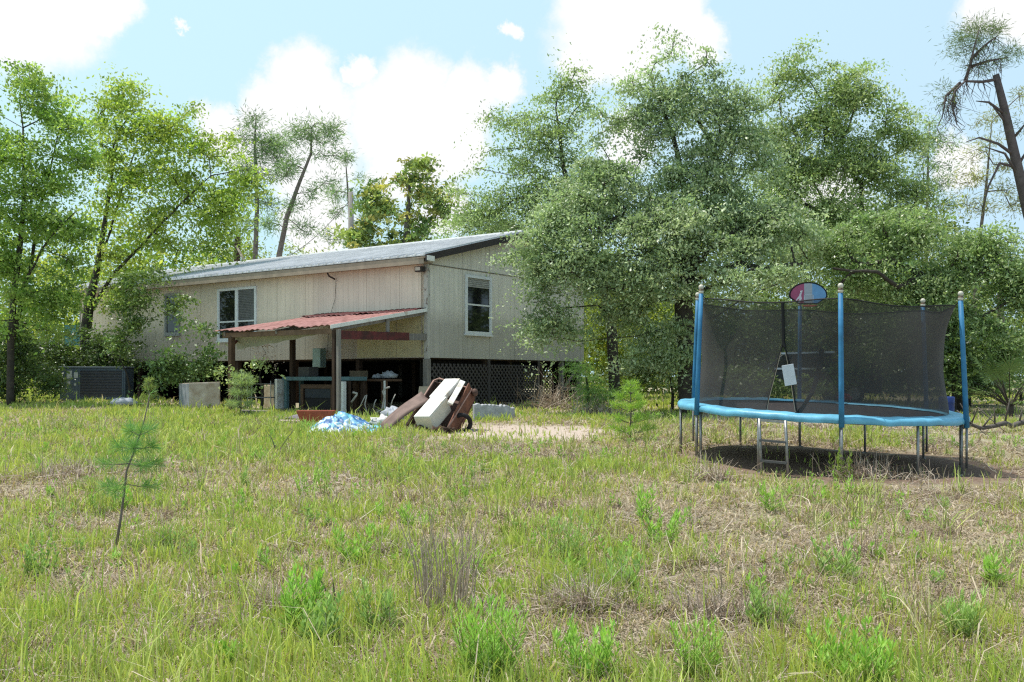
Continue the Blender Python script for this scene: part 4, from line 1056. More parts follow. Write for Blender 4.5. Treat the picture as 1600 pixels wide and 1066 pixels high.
# blue tarp
def tarp():
    c = gx(540, 19.25); nu, nv = 90, 60; V = []; Fc = []
    for i in range(nu + 1):
        for j in range(nv + 1):
            a = i / nu * 2 - 1; b = j / nv * 2 - 1
            x = c.x + a * .80; y = c.y + b * .85
            q = a * a + b * b * .9
            env = max(0, 1 - q) ** .55 * (.75 + .35 * math.cos(a * 4.2 + .8)) + .12 * math.exp(-((a + .55) / .2) ** 2) * max(0, 1 - b * b)
            f = abs(fnoise(a * 3.1 + 40, b * 3 + 7, 4) - .5) * 2; f2 = abs(vnoise(a * 7 + b * 5, b * 8 - a * 3 + 9) - .5) * 2
            x += .12 * (vnoise(a * 4 + 3, b * 4) - .5); y += .12 * (vnoise(a * 4 + 30, b * 4 + 8) - .5)
            r_ = 1 + .22 * (vnoise(math.atan2(b, a) * 2.5 + 20, 3.3) - .5)
            V.append(Vector((c.x + (x - c.x) * r_, c.y + (y - c.y) * r_, gzf(x, y) - .02 + .27 * env * (.45 + .75 * (1 - f)) * (.8 + .3 * (1 - f2)))))
    for i in range(nu):
        for j in range(nv):
            p = i * (nv + 1) + j; Fc.append((p, p + 1, p + nv + 2, p + nv + 1))
    mb = MB(); mb.add(V, Fc)
    m, nt, nd, lk, bs = new_mat('blue_tarp')
    tc = N(nt, 'ShaderNodeTexCoord'); vo = N(nt, 'ShaderNodeTexVoronoi'); vo.inputs['Scale'].default_value = 4.2; nz = N(nt, 'ShaderNodeTexNoise'); nz.inputs['Scale'].default_value = 5
    lk.new(tc.outputs['Object'], nz.inputs['Vector']); ad = N(nt, 'ShaderNodeVectorMath', operation='ADD'); lk.new(tc.outputs['Object'], ad.inputs[0]); lk.new(nz.outputs['Color'], ad.inputs[1]); lk.new(ad.outputs[0], vo.inputs['Vector'])
    rp = N(nt, 'ShaderNodeValToRGB'); rp.color_ramp.interpolation = 'CONSTANT'; e = rp.color_ramp.elements
    sp_ = N(nt, 'ShaderNodeSeparateColor'); lk.new(vo.outputs['Color'], sp_.inputs[0]); lk.new(sp_.outputs[0], rp.inputs['Fac'])
    e[0].position = 0; e[0].color = (.04, .14, .34, 1); e[1].position = .22; e[1].color = (.2, .43, .6, 1)
    for p_, c_ in ((.42, (.5, .62, .68)), (.6, (.12, .47, .56)), (.78, (.62, .66, .66)), (.9, (.09, .25, .5))):
        k = e.new(p_); k.color = (*c_, 1)
    lk.new(rp.outputs[0], bs.inputs['Base Color']); bs.inputs['Roughness'].default_value = .45
    mb.single('tarp', m, 'crumpled blue and white tarp heaped on the grass by the lean-to', 'tarp', smooth=True)
tarp()
p = gx(600, 19.5); lump('plastic_sheet', p + Vector((0, 0, .1)), (.26, .2, .13), M['plastic_white'], 'crumpled white plastic sheet between the blue tarp and the rusty bin', 'plastic sheet', 4, .3)
p = gx(612, 21.2); lump('plastic_bag', p + Vector((0, 0, .12)), (.24, .2, .2), M['plastic_grey'], 'grey plastic bag on the ground in the lean-to shade', 'bag', 5, .25)
# stacked grey boards left
for i, (px, Y, sx, sy, lab) in enumerate([(402, 23.6, .75, .3, 'flat grey board on the ground under the left end of the lean-to'), (455, 20.8, .5, .28, 'broken pale slab in the grass left of the orange planter')]):
    c = gx(px, Y); mb = MB(); mb.box((c.x, c.y, c.z + .06), (sx, sy, .09), (.05, .03, .3)); mb.single('board', M['wood_grey'] if i == 0 else pm('pinkish_rubble', (.48, .38, .34), .9, 0, .4, 7, .4), lab, 'board', bevel=.012)
c = gx(474, 21.4); lump('rag_heap', c + Vector((0, 0, .04)), (.42, .2, .09), pm('grey_rags', (.28, .25, .27), .9, 0, .4, 9, .3), 'low heap of grey rags beside the orange planter', 'rags', 6, .3)
# wire crate left of the chest
c = gx(408, 24.9); wc = MB()
for z in (.05, .35, .7):
    for a, b in (((-.3, -.2), (.3, -.2)), ((.3, -.2), (.3, .2)), ((.3, .2), (-.3, .2)), ((-.3, .2), (-.3, -.2))): wc.tube([c + Vector((*a, z)), c + Vector((*b, z))], .012, 5)
for a in ((-.3, -.2), (.3, -.2), (.3, .2), (-.3, .2)): wc.tube([c + Vector((*a, 0)), c + Vector((*a, .78))], .014, 5)
wc.single('wire_rack', M['steel'], 'low grey metal rack frame behind the left lean-to post', 'rack')
# rusty bin with white cabinet
A0, B0, A1, B1 = at(634, 676, 19.05), at(694, 684, 18.6), at(680, 601, 20.15), at(738, 612, 19.75)
nb = thing('rusty_bin', 'tilted rusty brown metal bin lying open on the rubbish heap', 'metal bin', (A0 + B0) / 2)
nr = (B0 - A0).cross(A1 - A0).normalized()
if nr.z < 0: nr = -nr
def panel(a, b, h, th=.03):
    mb = MB(); mb.prism([a, b, b + nr * h, a + nr * h], (nr.cross(b - a)).normalized() * th); return mb
mb = MB(); mb.prism([A0 - nr * .2, B0 - nr * .2, B1 - nr * .2, A1 - nr * .2], -nr * .03); mb.build('bottom', M['rust'], nb)
panel(A0 - nr * .2, A1 - nr * .2, .3).build('side_panel', M['rust'], nb, bevel=.006)
panel(B0 - nr * .42, B1 - nr * .22, .45).build('side_panel', pm('orange_rust', (.23, .095, .055), .8, 0, .45, 6, .3, col2=(.11, .05, .035)), nb, bevel=.006)
panel(A1 - nr * .2, B1 - nr * .2, .27).build('end_panel', M['rust'], nb, bevel=.006)
mb = MB(); mb.tube([A0 + nr * .1, A1 + nr * .1, A1 + (B1 - A1) * .12 + (A1 - A0) * .05 + nr * .12, B1 + nr * .06, B0 + nr * .06], .024, 6); mb.build('rim', pm('worn_rust_rim', (.33, .2, .16), .6, .2, .4, 8, .1), nb, smooth=True)
mb = MB(); mb.ball(B1 + Vector((.05, -.03, -.02)), .07, 9, 6, (1, 1, 1.2)); mb.build('hinge', M['rust'], nb, smooth=True)
V = []; Fc = []
a0, a1 = at(601, 679, 18.75), at(672, 628, 19.3)
for i in range(13):
    for j in range(5):
        t = i / 12; s_ = j / 4
        V.append(a0.lerp(a1, t) + (Vector((-.20, .26, .25))) * s_ * (.5 + .5 * t) + Vector((0, 0, .07 * math.sin(t * 3.1 + s_) + .012 * math.sin(s_ * 9))))
for i in range(12):
    for j in range(4):
        p = i * 5 + j; Fc.append((p, p + 1, p + 6, p + 5))
mb = MB(); mb.add(V, Fc); o = mb.single('metal_sheet', pm('brown_bent_sheet', (.23, .155, .13), .65, .1, .4, 5, .15), 'bent brown metal sheet sloping from the grass up to the rusty bin', 'metal sheet', smooth=True)
o.modifiers.new('sheet', 'SOLIDIFY').thickness = .012
# white cabinet across the bin
a = at(664, 649, 18.75); e = at(712, 594, 19.75); d = (e - a); Lc = d.length; d.normalize()
x = (at(673, 653, 18.5) - at(655, 646, 18.8)); x = (x - d * x.dot(d)).normalized(); y = x.cross(d); y.normalize()
if y.z < 0: y = -y
wcab = thing('white_cabinet', 'chalky white metal cabinet lying on its back across the rusty bin', 'cabinet', a)
mb = MB(); mb.frame_box(a, d, x, y, -.12, .46 * Lc, -.19, .19, -.3, .03); mb.build('body', pm('shaded_white_enamel', (.72, .68, .56), .4, 0, .22, 3, .05), wcab, bevel=.02)  # sides tinted darker and yellower, their shade put into the colour
mb = MB(); mb.frame_box(a, d, x, y, -.115, .455 * Lc, -.185, .185, .031, .05); mb.build('door', M['white_metal'], wcab, bevel=.008)
mb = MB(); mb.frame_box(a, d, x, y, .475 * Lc, Lc, -.25, .12, -.06, .04); mb.build('door', M['white_metal'], wcab, bevel=.008)
mb = MB(); mb.bar(at(703, 631, 18.9), at(723, 596, 19.65), .11, .04, Vector((.3, -.5, .8))); mb.single('white_board', M['white_metal'], 'narrow white board lying along the right side of the white cabinet', 'board', bevel=.005)
# screen panel behind
mb = MB(); p = gx(663, 22.3); mb.prism([at(651, 634, 22.3), at(674, 634, 22.4), at(676, 604, 22.6), at(655, 604, 22.5)], (0, .04, 0)); mb.single('screen_panel', pm('dusty_mesh_panel', (.25, .23, .17), .7, 0, .4, 30, .2), 'dusty grey green screen leaning behind the rusty bin', 'screen')
# dark tyre-like junk ring and rubble at the bin foot
p = gx(722, 19.2); mb = MB(); mb.tube([p + Vector((.17 * math.cos(k * .45), -.06 * math.sin(k * .45), .16 + .17 * math.sin(k * .45))) for k in range(15)], .045, 8); mb.single('old_tyre', M['mat_black'], 'small black tyre half buried at the foot of the rusty bin', 'tyre', smooth=True)
for i, (px, Y, s_) in enumerate([(657, 18.8, .17), (684, 18.5, .15), (703, 18.7, .12)]):
    p = gx(px, Y); lump('rubble', p + Vector((0, 0, .06)), (s_, s_ * .7, s_ * .5), M['wood_dark'], ['largest dark clod', 'middle dark clod', 'smallest dark clod'][i] + ' of rotten debris under the white cabinet', 'debris', 10 + i, .35)
# foam / concrete block
c0 = at(741, 657, 22.0); c0.z = gzf(c0.x, c0.y) - .05
r = np.random.default_rng(4); pts = []
n = 22
for i in range(n + 1):
    t = i / n; pts.append(c0 + Vector((t * .93, .12 * t, .43 + r.normal() * .014 - (.03 if t > .42 else 0) - (.05 if t > .9 else 0))))
poly = [c0, c0 + Vector((.93, .12, 0))] + list(reversed(pts))
mb = MB(); mb.prism(poly, (-.05, .34, 0)); mb.single('foam_block', M['concrete'], 'rough pale grey block lying against the lattice skirting', 'block', bevel=.012)

# ================================================================== left yard items
c = gx(150, 30.0)
ac = thing('air_conditioner', 'slate blue air conditioning cabinet in the shade of the left trees', 'air conditioner', c)
acm = pm('slate_blue_enamel', (.11, .145, .185), .5, .2, .25, 4, .05)
ax = Vector((1, .12, 0)).normalized(); ay = Vector((-.12, 1, 0)).normalized(); o_ = c + Vector((-.98, -.35, .02))
AB = lambda m_, a0, a1, b0, b1, z0, z1: m_.frame_box(o_, ax, ay, ZZ, a0, a1, b0, b1, z0, z1)
mb = MB(); AB(mb, 0, 1.96, 0, .95, 0, 1.0); mb.build('cabinet', acm, ac, bevel=.015)
mb = MB(); AB(mb, -.03, 1.99, -.03, .98, 1.001, 1.05); mb.build('lid', pm('slate_grey_lid', (.17, .2, .24), .4, .2, .2, 4, .04), ac, bevel=.01)
mb = MB()
for k in range(17): mb.frame_box(o_ + ZZ * (.12 + k * .048), ax, (ay * .9 - ZZ * .4).normalized(), ZZ, .62, 1.86, -.03, .0, 0, .026)
mb.build('louver_grille', pm('dark_louvers', (.09, .088, .10), .5, .2, .25, 5, .04), ac)
mb = MB(); AB(mb, .58, .62, -.02, -.001, .08, .97); AB(mb, 1.862, 1.90, -.02, -.001, .08, .97); mb.build('trim', acm, ac)
for (a, z, w_, h) in ((.22, .68, .15, .24), (.43, .70, .12, .17), (.24, .50, .08, .09), (.43, .46, .06, .07)):
    mb = MB(); AB(mb, a, a + w_, -.004, -.001, z, z + h); mb.build('sticker', pm('paper_sticker', (.6, .62, .62), .6, 0, .3, 30, 0), ac)
# grey cabinet tipped in the grass
c = gx(299, 26.2); gc = thing('steel_cabinet', 'weathered pale grey cabinet standing in the grass left of the lean-to', 'cabinet', c)
lf = pm('shaded_bluish_enamel', (.4, .42, .45), .55, .1, .35, 4, .1); rf = pm('lit_stained_cream_enamel', (.58, .54, .47), .6, .05, .3, 4, .1, col2=(.36, .29, .22))  # left face greyer, right face paler: the light is put into the colours
q0 = at(296, 632, 25.8); q0.z = gzf(q0.x, q0.y) - .1
dx = (Vector((1, .25, .035))).normalized(); dy = (Vector((-.55, .75, -.02))).normalized(); up = Vector((-.0, -.03, 1)).normalized()
mb = MB(); mb.frame_box(q0, dx, dy, up, 0, .80, 0, .85, 0, .82); mb.build('body', rf, gc, bevel=.012)
mb = MB(); mb.frame_box(q0, dx, dy, up, -.012, -.001, .01, .84, .02, .8); mb.build('side_panel', lf, gc, bevel=.003)
mb = MB(); mb.frame_box(q0, dx, dy, up, .03, .77, -.012, -.001, .05, .79); mb.build('door', rf, gc, bevel=.003)
c = gx(194, 25.6); lump('plastic_tub', c + Vector((0, 0, .16)), (.33, .25, .13), M['plastic_grey'], 'small grey plastic lid lying in the grass before the air conditioner', 'lid', 8, .12)
# teal panel and wood stub behind the house
mb = MB(); mb.prism([at(100, 540, 40), at(138, 540, 40.5), at(138, 508, 40.5), at(100, 508, 40)], (0, .05, 0)); mb.single('tin_sheet', pm('teal_sheet', (.12, .33, .36), .5), 'teal sheet panel glimpsed between the left trunks', 'panel')
p = gx(369, 40); mb = MB(); mb.bar(p, at(371, 370, 40), .2, .2, Vector((0, 1, 0))); ps = thing('wooden_post', 'dark wooden stub post with a pale brace behind the roof', 'post', p); mb.build('post', M['wood_dark'], ps)
mb = MB(); mb.bar(at(369, 384, 39.9), at(392, 425, 39.5), .09, .05, Vector((0, 1, 0))); mb.build('brace', pm('pale_timber', (.48, .4, .3), .8), ps)
# utility pole and line
p = gx(549, 44); up_ = thing('utility_pole', 'grey weathered utility pole behind the house roof', 'utility pole', p)
mb = MB(); mb.tube([p, at(549, 400, 44), at(548, 300, 44)], [.17, .15, .11], 10); mb.build('pole', pm('silvered_pole_wood', (.33, .31, .29), .9, 0, .35, 4, .3, stretch=(4, 4, .3)), up_, smooth=True)
mb = MB(); a = at(548, 312, 44); b = at(392, 425, 39.5)
mb.tube([a.lerp(b, t / 14) + Vector((0, 0, -.55 * math.sin(math.pi * t / 14))) for t in range(15)], .014, 4); mb.build('line', M['bark_grey'], up_)
# ================================================================== trampoline
TC = Vector((4.55, 14.3, 1.245)); TR = 2.14
def tz(x, y): return TC.z + .038 * (y - TC.y) - .036 * (x - TC.x)
def tp(r_, a, h=0):
    r_ = r_ * .955
    x = TC.x + r_ * math.cos(a); y = TC.y + r_ * math.sin(a); return Vector((x, y, tz(x, y) + h))
tr = thing('trampoline', 'round trampoline with blue padded rim and black safety net', 'trampoline', (TC.x, TC.y, gzf(TC.x, TC.y)))
PA = [math.radians(260.5 + 60 * k) for k in range(6)]
def ring(prof, n=96, wob=None):
    mb = MB(); m = len(prof)
    for i in range(n):
        a = 2 * math.pi * i / n
        for (r_, h) in prof:
            k = wob(a, r_) if wob else 0
            mb.v.append(tuple(tp(r_, a, h + k)))
    for i in range(n):
        for j in range(m - 1):
            p = i * m + j; q = ((i + 1) % n) * m + j
            mb.f.append((p, q, q + 1, p + 1))
    return mb
wob = lambda a, r_: (.005 * math.sin(a * 11 + 1) + .004 * math.sin(a * 23) + .004 * math.sin(41 * a + r_ * 9)) * (1 if r_ > 1.86 else .3)
ring([(1.83, .0), (1.86, .022), (1.95, .03), (2.06, .026), (2.13, .012), (2.152, -.02), (2.15, -.06), (2.14, -.075)], 144, wob).build('rim_pad', M['blue_pad'], tr, smooth=True)
mb = MB(); n = 72; V = [tp(0, 0, -.035)]
for k in range(1, 9):
    for i in range(n): V.append(tp(1.9 * k / 8, 2 * math.pi * i / n, -.012 - .025 * (1 - (k / 8) ** 2)))
fs = [(0, 1 + i, 1 + (i + 1) % n) for i in range(n)]
for k in range(7):
    for i in range(n): a = 1 + k * n + i; b = 1 + k * n + (i + 1) % n; fs.append((a, a + n, b + n, b))
mb.add(V, fs)
matm = pm('black_jump_mat_with_litter', (.03, .026, .027), .7, 0, .35, 14, .1)
nt = matm.node_tree; bs = nt.nodes['Principled BSDF']; vo = N(nt, 'ShaderNodeTexNoise'); vo.inputs['Scale'].default_value = 26; vo.inputs['Detail'].default_value = 3
tcn = N(nt, 'ShaderNodeTexCoord'); nt.links.new(tcn.outputs['Object'], vo.inputs['Vector'])
rr = N(nt, 'ShaderNodeMapRange'); rr.inputs['From Min'].default_value = .66; rr.inputs['From Max'].default_value = .70; nt.links.new(vo.outputs['Fac'], rr.inputs['Value'])
mxl = N(nt, 'ShaderNodeMix', data_type='RGBA'); old = bs.inputs['Base Color'].links[0].from_socket; nt.links.new(rr.outputs[0], mxl.inputs['Factor']); nt.links.new(old, mxl.inputs[6]); mxl.inputs[7].default_value = (.2, .13, .09, 1); nt.links.new(mxl.outputs[2], bs.inputs['Base Color'])
mb.build('jumping_mat', matm, tr, smooth=True)
mb = MB(); mb.tube([tp(2.09, 2 * math.pi * i / 72, -.05) for i in range(73)], .03, 8, cap=False); mb.build('frame_ring', M['steel'], tr, smooth=True)
# legs: twelve, joined in pairs at the foot
def leg(a, r_=2.1):
    t = tp(r_, a, -.05); g = gzf(t.x, t.y) - .04
    return t, Vector((t.x, t.y, g))
for k in range(6):
    for da in (0, math.radians(-30)):
        t, g = leg(PA[k] + da); mb = MB(); mb.tube([t, g], .02, 8); mb.build('leg', M['steel'], tr, smooth=True)
    t0, g0 = leg(PA[k]); t1, g1 = leg(PA[k] - math.radians(30))
    mb = MB(); mb.tube([g0 + Vector((0, 0, .05)), g0.lerp(g1, .08) + Vector((0, 0, .015)), g0.lerp(g1, .92) + Vector((0, 0, .015)), g1 + Vector((0, 0, .05))], .02, 8); mb.build('foot_bar', M['steel'], tr, smooth=True)
# enclosure poles with foam sleeves and caps
cap_w = pm('cream_cap_plastic', (.62, .58, .48), .4); cap_b = pm('brown_cap_band', (.16, .1, .06), .5)
tops = []
for k in range(6):
    a = PA[k]; b = tp(2.17, a, -.12); t = tp(2.09, a, 1.60)
    x0 = tp(2.17, a, -.75)
    mb = MB(); mb.tube([Vector((x0.x, x0.y, gzf(x0.x, x0.y) + .1)), tp(2.17, a, -.08)], .018, 8); mb.build('pole_foot', M['steel'], tr, smooth=True)
    mb = MB(); mb.tube([b, b.lerp(t, .33), b.lerp(t, .66), t], [.036, .034, .032, .032], 12); po = mb.build('pole', M['blue_foam'], tr, smooth=True)
    mb = MB(); mb.lathe(t, [(.015, 0), (.015, .03), (.034, .035), (.034, .06), (.015, .065)], 10); mb.build('cap_band', cap_b, po, smooth=True)
    mb = MB(); mb.ball(t + Vector((0, 0, .03)), .036, 10, 7); mb.ball(t + Vector((0, 0, .095)), .038, 10, 7); mb.build('cap', cap_w, po, smooth=True)
    tops.append(t)
# net
netm, nt, nd, lk, bs = new_mat('black_safety_net')
bs.inputs['Base Color'].default_value = (.038, .035, .034, 1); bs.inputs['Roughness'].default_value = .8
tb = N(nt, 'ShaderNodeBsdfTransparent'); ms = N(nt, 'ShaderNodeMixShader')
lw = N(nt, 'ShaderNodeLayerWeight'); lw.inputs['Blend'].default_value = .5
mr = N(nt, 'ShaderNodeMapRange'); mr.inputs['From Min'].default_value = .15; mr.inputs['From Max'].default_value = .95; mr.inputs['To Min'].default_value = .60; mr.inputs['To Max'].default_value = .9
lk.new(lw.outputs['Facing'], mr.inputs['Value'])
tcn = N(nt, 'ShaderNodeTexCoord'); nz = N(nt, 'ShaderNodeTexNoise'); nz.inputs['Scale'].default_value = 3; nz.inputs['Detail'].default_value = 5; lk.new(tcn.outputs['Object'], nz.inputs['Vector'])
ma = N(nt, 'ShaderNodeMath', operation='MULTIPLY_ADD'); lk.new(nz.outputs['Fac'], ma.inputs[0]); ma.inputs[1].default_value = .22; ad = N(nt, 'ShaderNodeMath', operation='ADD'); lk.new(mr.outputs[0], ma.inputs[2]); lk.new(ma.outputs[0], ad.inputs[0]); ad.inputs[1].default_value = -.11; ad.use_clamp = True
lk.new(ad.outputs[0], ms.inputs[0]); lk.new(tb.outputs[0], ms.inputs[1]); lk.new(bs.outputs[0], ms.inputs[2]); lk.new(ms.outputs[0], nd['Material Output'].inputs['Surface'])
TS = math.radians(237.5)          # the door slit
def net_pt(a, v):
    c = abs(math.cos(3 * (a - PA[0]))); p = c ** 3
    rt = 1.80 + .21 * c ** 5; rm = 1.755 + .04 * c; rb = 1.87
    # bottom .. middle .. top
    if v < .45: t = v / .45; t = t * t * (3 - 2 * t); r_ = rb * (1 - t) + rm * t
    else: t = (v - .45) / .55; t = t ** 1.9; r_ = rm * (1 - t) + rt * t
    r_ += .012 * math.sin(a * 17 + v * 4) * math.sin(v * 3.1)
    zt = 1.475 + .055 * c ** 2.5 - .01
    return r_, zt * v + .015
NA, NV = 150, 22
V = []; Fc = []
SPLIT = .62
edgeL, edgeR = [], []
for i in range(NA + 1):
    s_ = i / NA; a = TS + 2 * math.pi * s_
    for j in range(NV + 1):
        v = j / NV
        op = 0 if v > SPLIT else .115 * ((SPLIT - v) / SPLIT) ** .75
        fall = math.exp(-min(s_, 1 - s_) * 2 * math.pi / .35)
        da = op * fall * (1 if s_ < .5 else -1)
        r_, h = net_pt(a, v); q = tp(r_, a + da, h)
        V.append(q)
        if i == 0: edgeR.append(q)
        if i == NA: edgeL.append(q)
for i in range(NA):
    for j in range(NV):
        p = i * (NV + 1) + j; Fc.append((p, p + 1, p + NV + 2, p + NV + 1))
mb = MB(); mb.add(V, Fc); net = mb.build('safety_net', netm, tr, smooth=True)
jz = int(SPLIT * NV)
out = Vector((math.cos(TS), math.sin(TS), 0)) * .012
mb = MB(); mb.tube([q + out for q in edgeR[jz:]], .022, 6); mb.build('zipper', M['black'], net)
for e_ in (edgeL, edgeR):
    mb = MB(); mb.tube([q + out for q in e_[:jz + 2]], .010, 6); mb.build('door_edge', M['black'], net)
    mb = MB(); mb.tube([q + out * 2.2 + Vector((.012 if e_ is edgeL else -.012, 0, 0)) for q in e_[:jz]], .004, 5); mb.build('piping', M['tan'], net)
mb = MB(); mb.tube([V[i * (NV + 1) + NV] for i in range(NA + 1)], .009, 5, cap=False); mb.build('top_cord', M['black'], net)
for k in range(6):
    a = PA[k]; r_, h = net_pt(a, 1); mb = MB(); mb.tube([tp(r_, a, h), tops[k]], .006, 5); mb.build('strap', M['black'], net)
# loose dark flap strip hanging inside the net
mb = MB(); pts = [at(1284, 545, 13.6), at(1277, 590, 13.5), at(1268, 615, 13.3), at(1252, 640, 12.75), at(1243, 650, 12.6)]
for i in range(len(pts) - 1): mb.bar(pts[i], pts[i + 1] + (pts[i + 1] - pts[i]) * .04, .075, .006, Vector((0, 1, .2)))
mb.build('loose_flap', M['black'], net)
# ladder
mb_l = [tp(2.2, math.radians(232), -.07), tp(2.2, math.radians(241.5), -.07)]
lad = None
for q in mb_l:
    g = Vector((q.x, q.y - .12, gzf(q.x, q.y - .12) - .03)); mb = MB(); mb.tube([q, q.lerp(g, .3), g], .02, 8)
    mb.build('ladder_rail', M['steel'], tr, smooth=True)
for f in (.38, .74):
    a, b = [q.lerp(Vector((q.x, q.y - .12, gzf(q.x, q.y - .12))), f) for q in mb_l]
    mb = MB(); mb.bar(a, b, .07, .028); mb.build('ladder_step', pm('dark_step', (.1, .1, .1), .6), tr)
mb = MB(); mb.bar(mb_l[0] + Vector((0, .0, -.02)), mb_l[1] + Vector((0, .0, -.02)), .03, .03); mb.build('ladder_step', M['steel'], tr)
# white card hung on the net
c = at(1233, 586, 12.55); ux = Vector((math.cos(-.22), 0, -math.sin(.17))).normalized(); uz = Vector((math.sin(.17) * -1, 0, math.cos(.17))).normalized()
ux = Vector((.985, .0, .17)); uz = Vector((-.17, 0, .985))
mb = MB(); mb.frame_box(c, ux, Vector((0, 1, 0)), uz, -.078, .078, -.008, 0, -.135, .135); tag(mb.build('warning_card', pm('white_plastic_card', (.62, .66, .72), .5, 0, .15, 9, .05), net, bevel=.006), 'blank looking white card hung on the net')
# red crumpled toy ball on the far rim
q = tp(1.98, math.radians(58), .06)
c = at(1398, 626, 16.0)
lump('deflated_ball', Vector((q.x - .05, q.y, q.z + .03)), (.12, .1, .075), pm('red_rubber', (.42, .05, .07), .5), 'deflated red ball on the far rim of the trampoline', 'ball', 12, .2)
# basketball backboard on the back pole
bb = tops[3] + Vector((0.04, -.10, 0)); cx = at(1263, 460, bb.y - .03)
hoop = thing('basketball_backboard', 'small fan shaped basketball backboard fixed to the back trampoline pole', 'backboard', cx)
def fan(sx, sz, k=26):
    p = []
    for i in range(k + 1):
        a = math.pi * (1 - i / k) ; p.append((sx * math.cos(a), sz * math.sin(a)))
    p += [(sx * .97, -sz * .16), (sx * .5, -sz * .62), (-sx * .5, -sz * .62), (-sx * .97, -sz * .16)]
    return p
S = bb.y / F
hw, hh = 30 * S, 21 * S
P3 = lambda p, y: [Vector((cx.x + a, cx.y + y, cx.z + b - .02)) for a, b in p]
mb = MB(); mb.prism(P3(fan(hw, hh), 0), (0, .03, 0)); mb.build('board', M['black'], hoop)
inner = fan(hw * .92, hh * .9)
def clipx(poly, x0, x1):
    def cl(pl, xx, keep):
        o = []
        for i in range(len(pl)):
            a, b = pl[i], pl[(i + 1) % len(pl)]
            ia, ib = keep(a[0]), keep(b[0])
            if ia: o.append(a)
            if ia != ib: t = (xx - a[0]) / (b[0] - a[0]); o.append((xx, a[1] + t * (b[1] - a[1])))
        return o
    return cl(cl(poly, x0, lambda q: q >= x0), x1, lambda q: q <= x1)
for x0, x1, col_, nm in ((-1, -.22, (.42, .09, .17), 'red_field'), (-.22, .20, (.42, .44, .47), 'white_field'), (.20, 1, (.17, .36, .60), 'blue_field')):
    pl = clipx(inner, x0 * hw, x1 * hw); mb = MB(); mb.prism(P3(pl, -.006), (0, .005, 0)); mb.build(nm, pm('faded_' + nm, col_, .5, 0, .2, 12, .05), hoop)
mb = MB()
for a0, a1, b0, b1 in ((-.22, .24, .02, .06), (-.22, .24, -.52, -.48), (-.24, -.20, -.52, .06), (.22, .26, -.52, .06)):
    mb.frame_box(Vector((cx.x, cx.y - .0085, cx.z - .02)), Vector((1, 0, 0)), Vector((0, 1, 0)), ZZ, a0 * hw, a1 * hw, 0, .002, b0 * hh, b1 * hh)
mb.build('target_square', pm('pale_line', (.6, .62, .66), .5), hoop)
fig = [(-.36, .34), (-.32, .36), (-.30, .30), (-.33, .22), (-.36, .10), (-.38, -.05), (-.34, -.2), (-.42, -.42), (-.50, -.50), (-.56, -.42), (-.50, -.36), (-.46, -.2), (-.55, -.26), (-.62, -.36), (-.66, -.32), (-.56, -.14), (-.48, -.02), (-.46, .10), (-.42, .20), (-.40, .26)]
mb = MB(); mb.prism(P3([(a * hw, b * hh * 1.1) for a, b in fig], -.0085), (0, .002, 0)); mb.ball((cx.x - .40 * hw, cx.y - .008, cx.z + .2 * hh), .012, 8, 5); mb.build('player_emblem', pm('white_emblem', (.75, .7, .72), .5), hoop)
mb = MB(); rc_ = Vector((cx.x - .02, cx.y - .14, cx.z - hh * .9)); mb.tube([rc_ + Vector((.11 * math.cos(k * .3927), .11 * math.sin(k * .3927), 0)) for k in range(17)], .008, 6, cap=False); mb.tube([rc_ + Vector((0, .11, 0)), rc_ + Vector((0, .15, .02))], .02, 6); mb.build('hoop', pm('orange_red_hoop', (.42, .08, .05), .5), hoop)

# ================================================================== right side items
p = gx(1479, 20.5); mb = MB(); mb.lathe(p, [(.13, 0), (.15, .02), (.155, .25), (.165, .27), (.155, .29), (.158, .5), (.168, .52), (.16, .54), (.165, .62), (.15, .64), (.12, .645)], 18)
mb.single('barrel', pm('navy_blue_plastic', (.02, .045, .2), .45, 0, .2, 5, .05), 'navy blue plastic barrel behind the right side of the trampoline', 'barrel', smooth=True)
lg = MB(); r = np.random.default_rng(3)
a, b = gx(1505, 18.6), gx(1640, 19.6)
pts = [a.lerp(b, t / 9) + Vector((0, .1 * math.sin(t * 1.3), .13 + .05 * math.sin(t * 2.1))) for t in range(10)]
lg.tube(pts, [.03, .035, .04, .045, .05, .055, .055, .055, .05, .05], 8)
for t, h, dx_ in ((1, .42, -.25), (2, .3, .2), (3, .36, -.05), (4, .5, .06), (6, .3, .02), (7, .35, .1)):
    q = pts[t]; lg.tube([q, q + Vector((dx_ * .5, -.05, h * .55)), q + Vector((dx_, -.08, h))], [.022, .016, .007], 5)
for t in (0, 1): lg.tube([pts[t], pts[t] + Vector((-.35 + .25 * t, -.5, .35)), pts[t] + Vector((.1 + .2 * t, -.7, -.1))], [.02, .014, .006], 5)
lg.single('fallen_branch', M['bark_grey'], 'fallen dead branch with upright stubs lying right of the trampoline', 'branch', smooth=True)

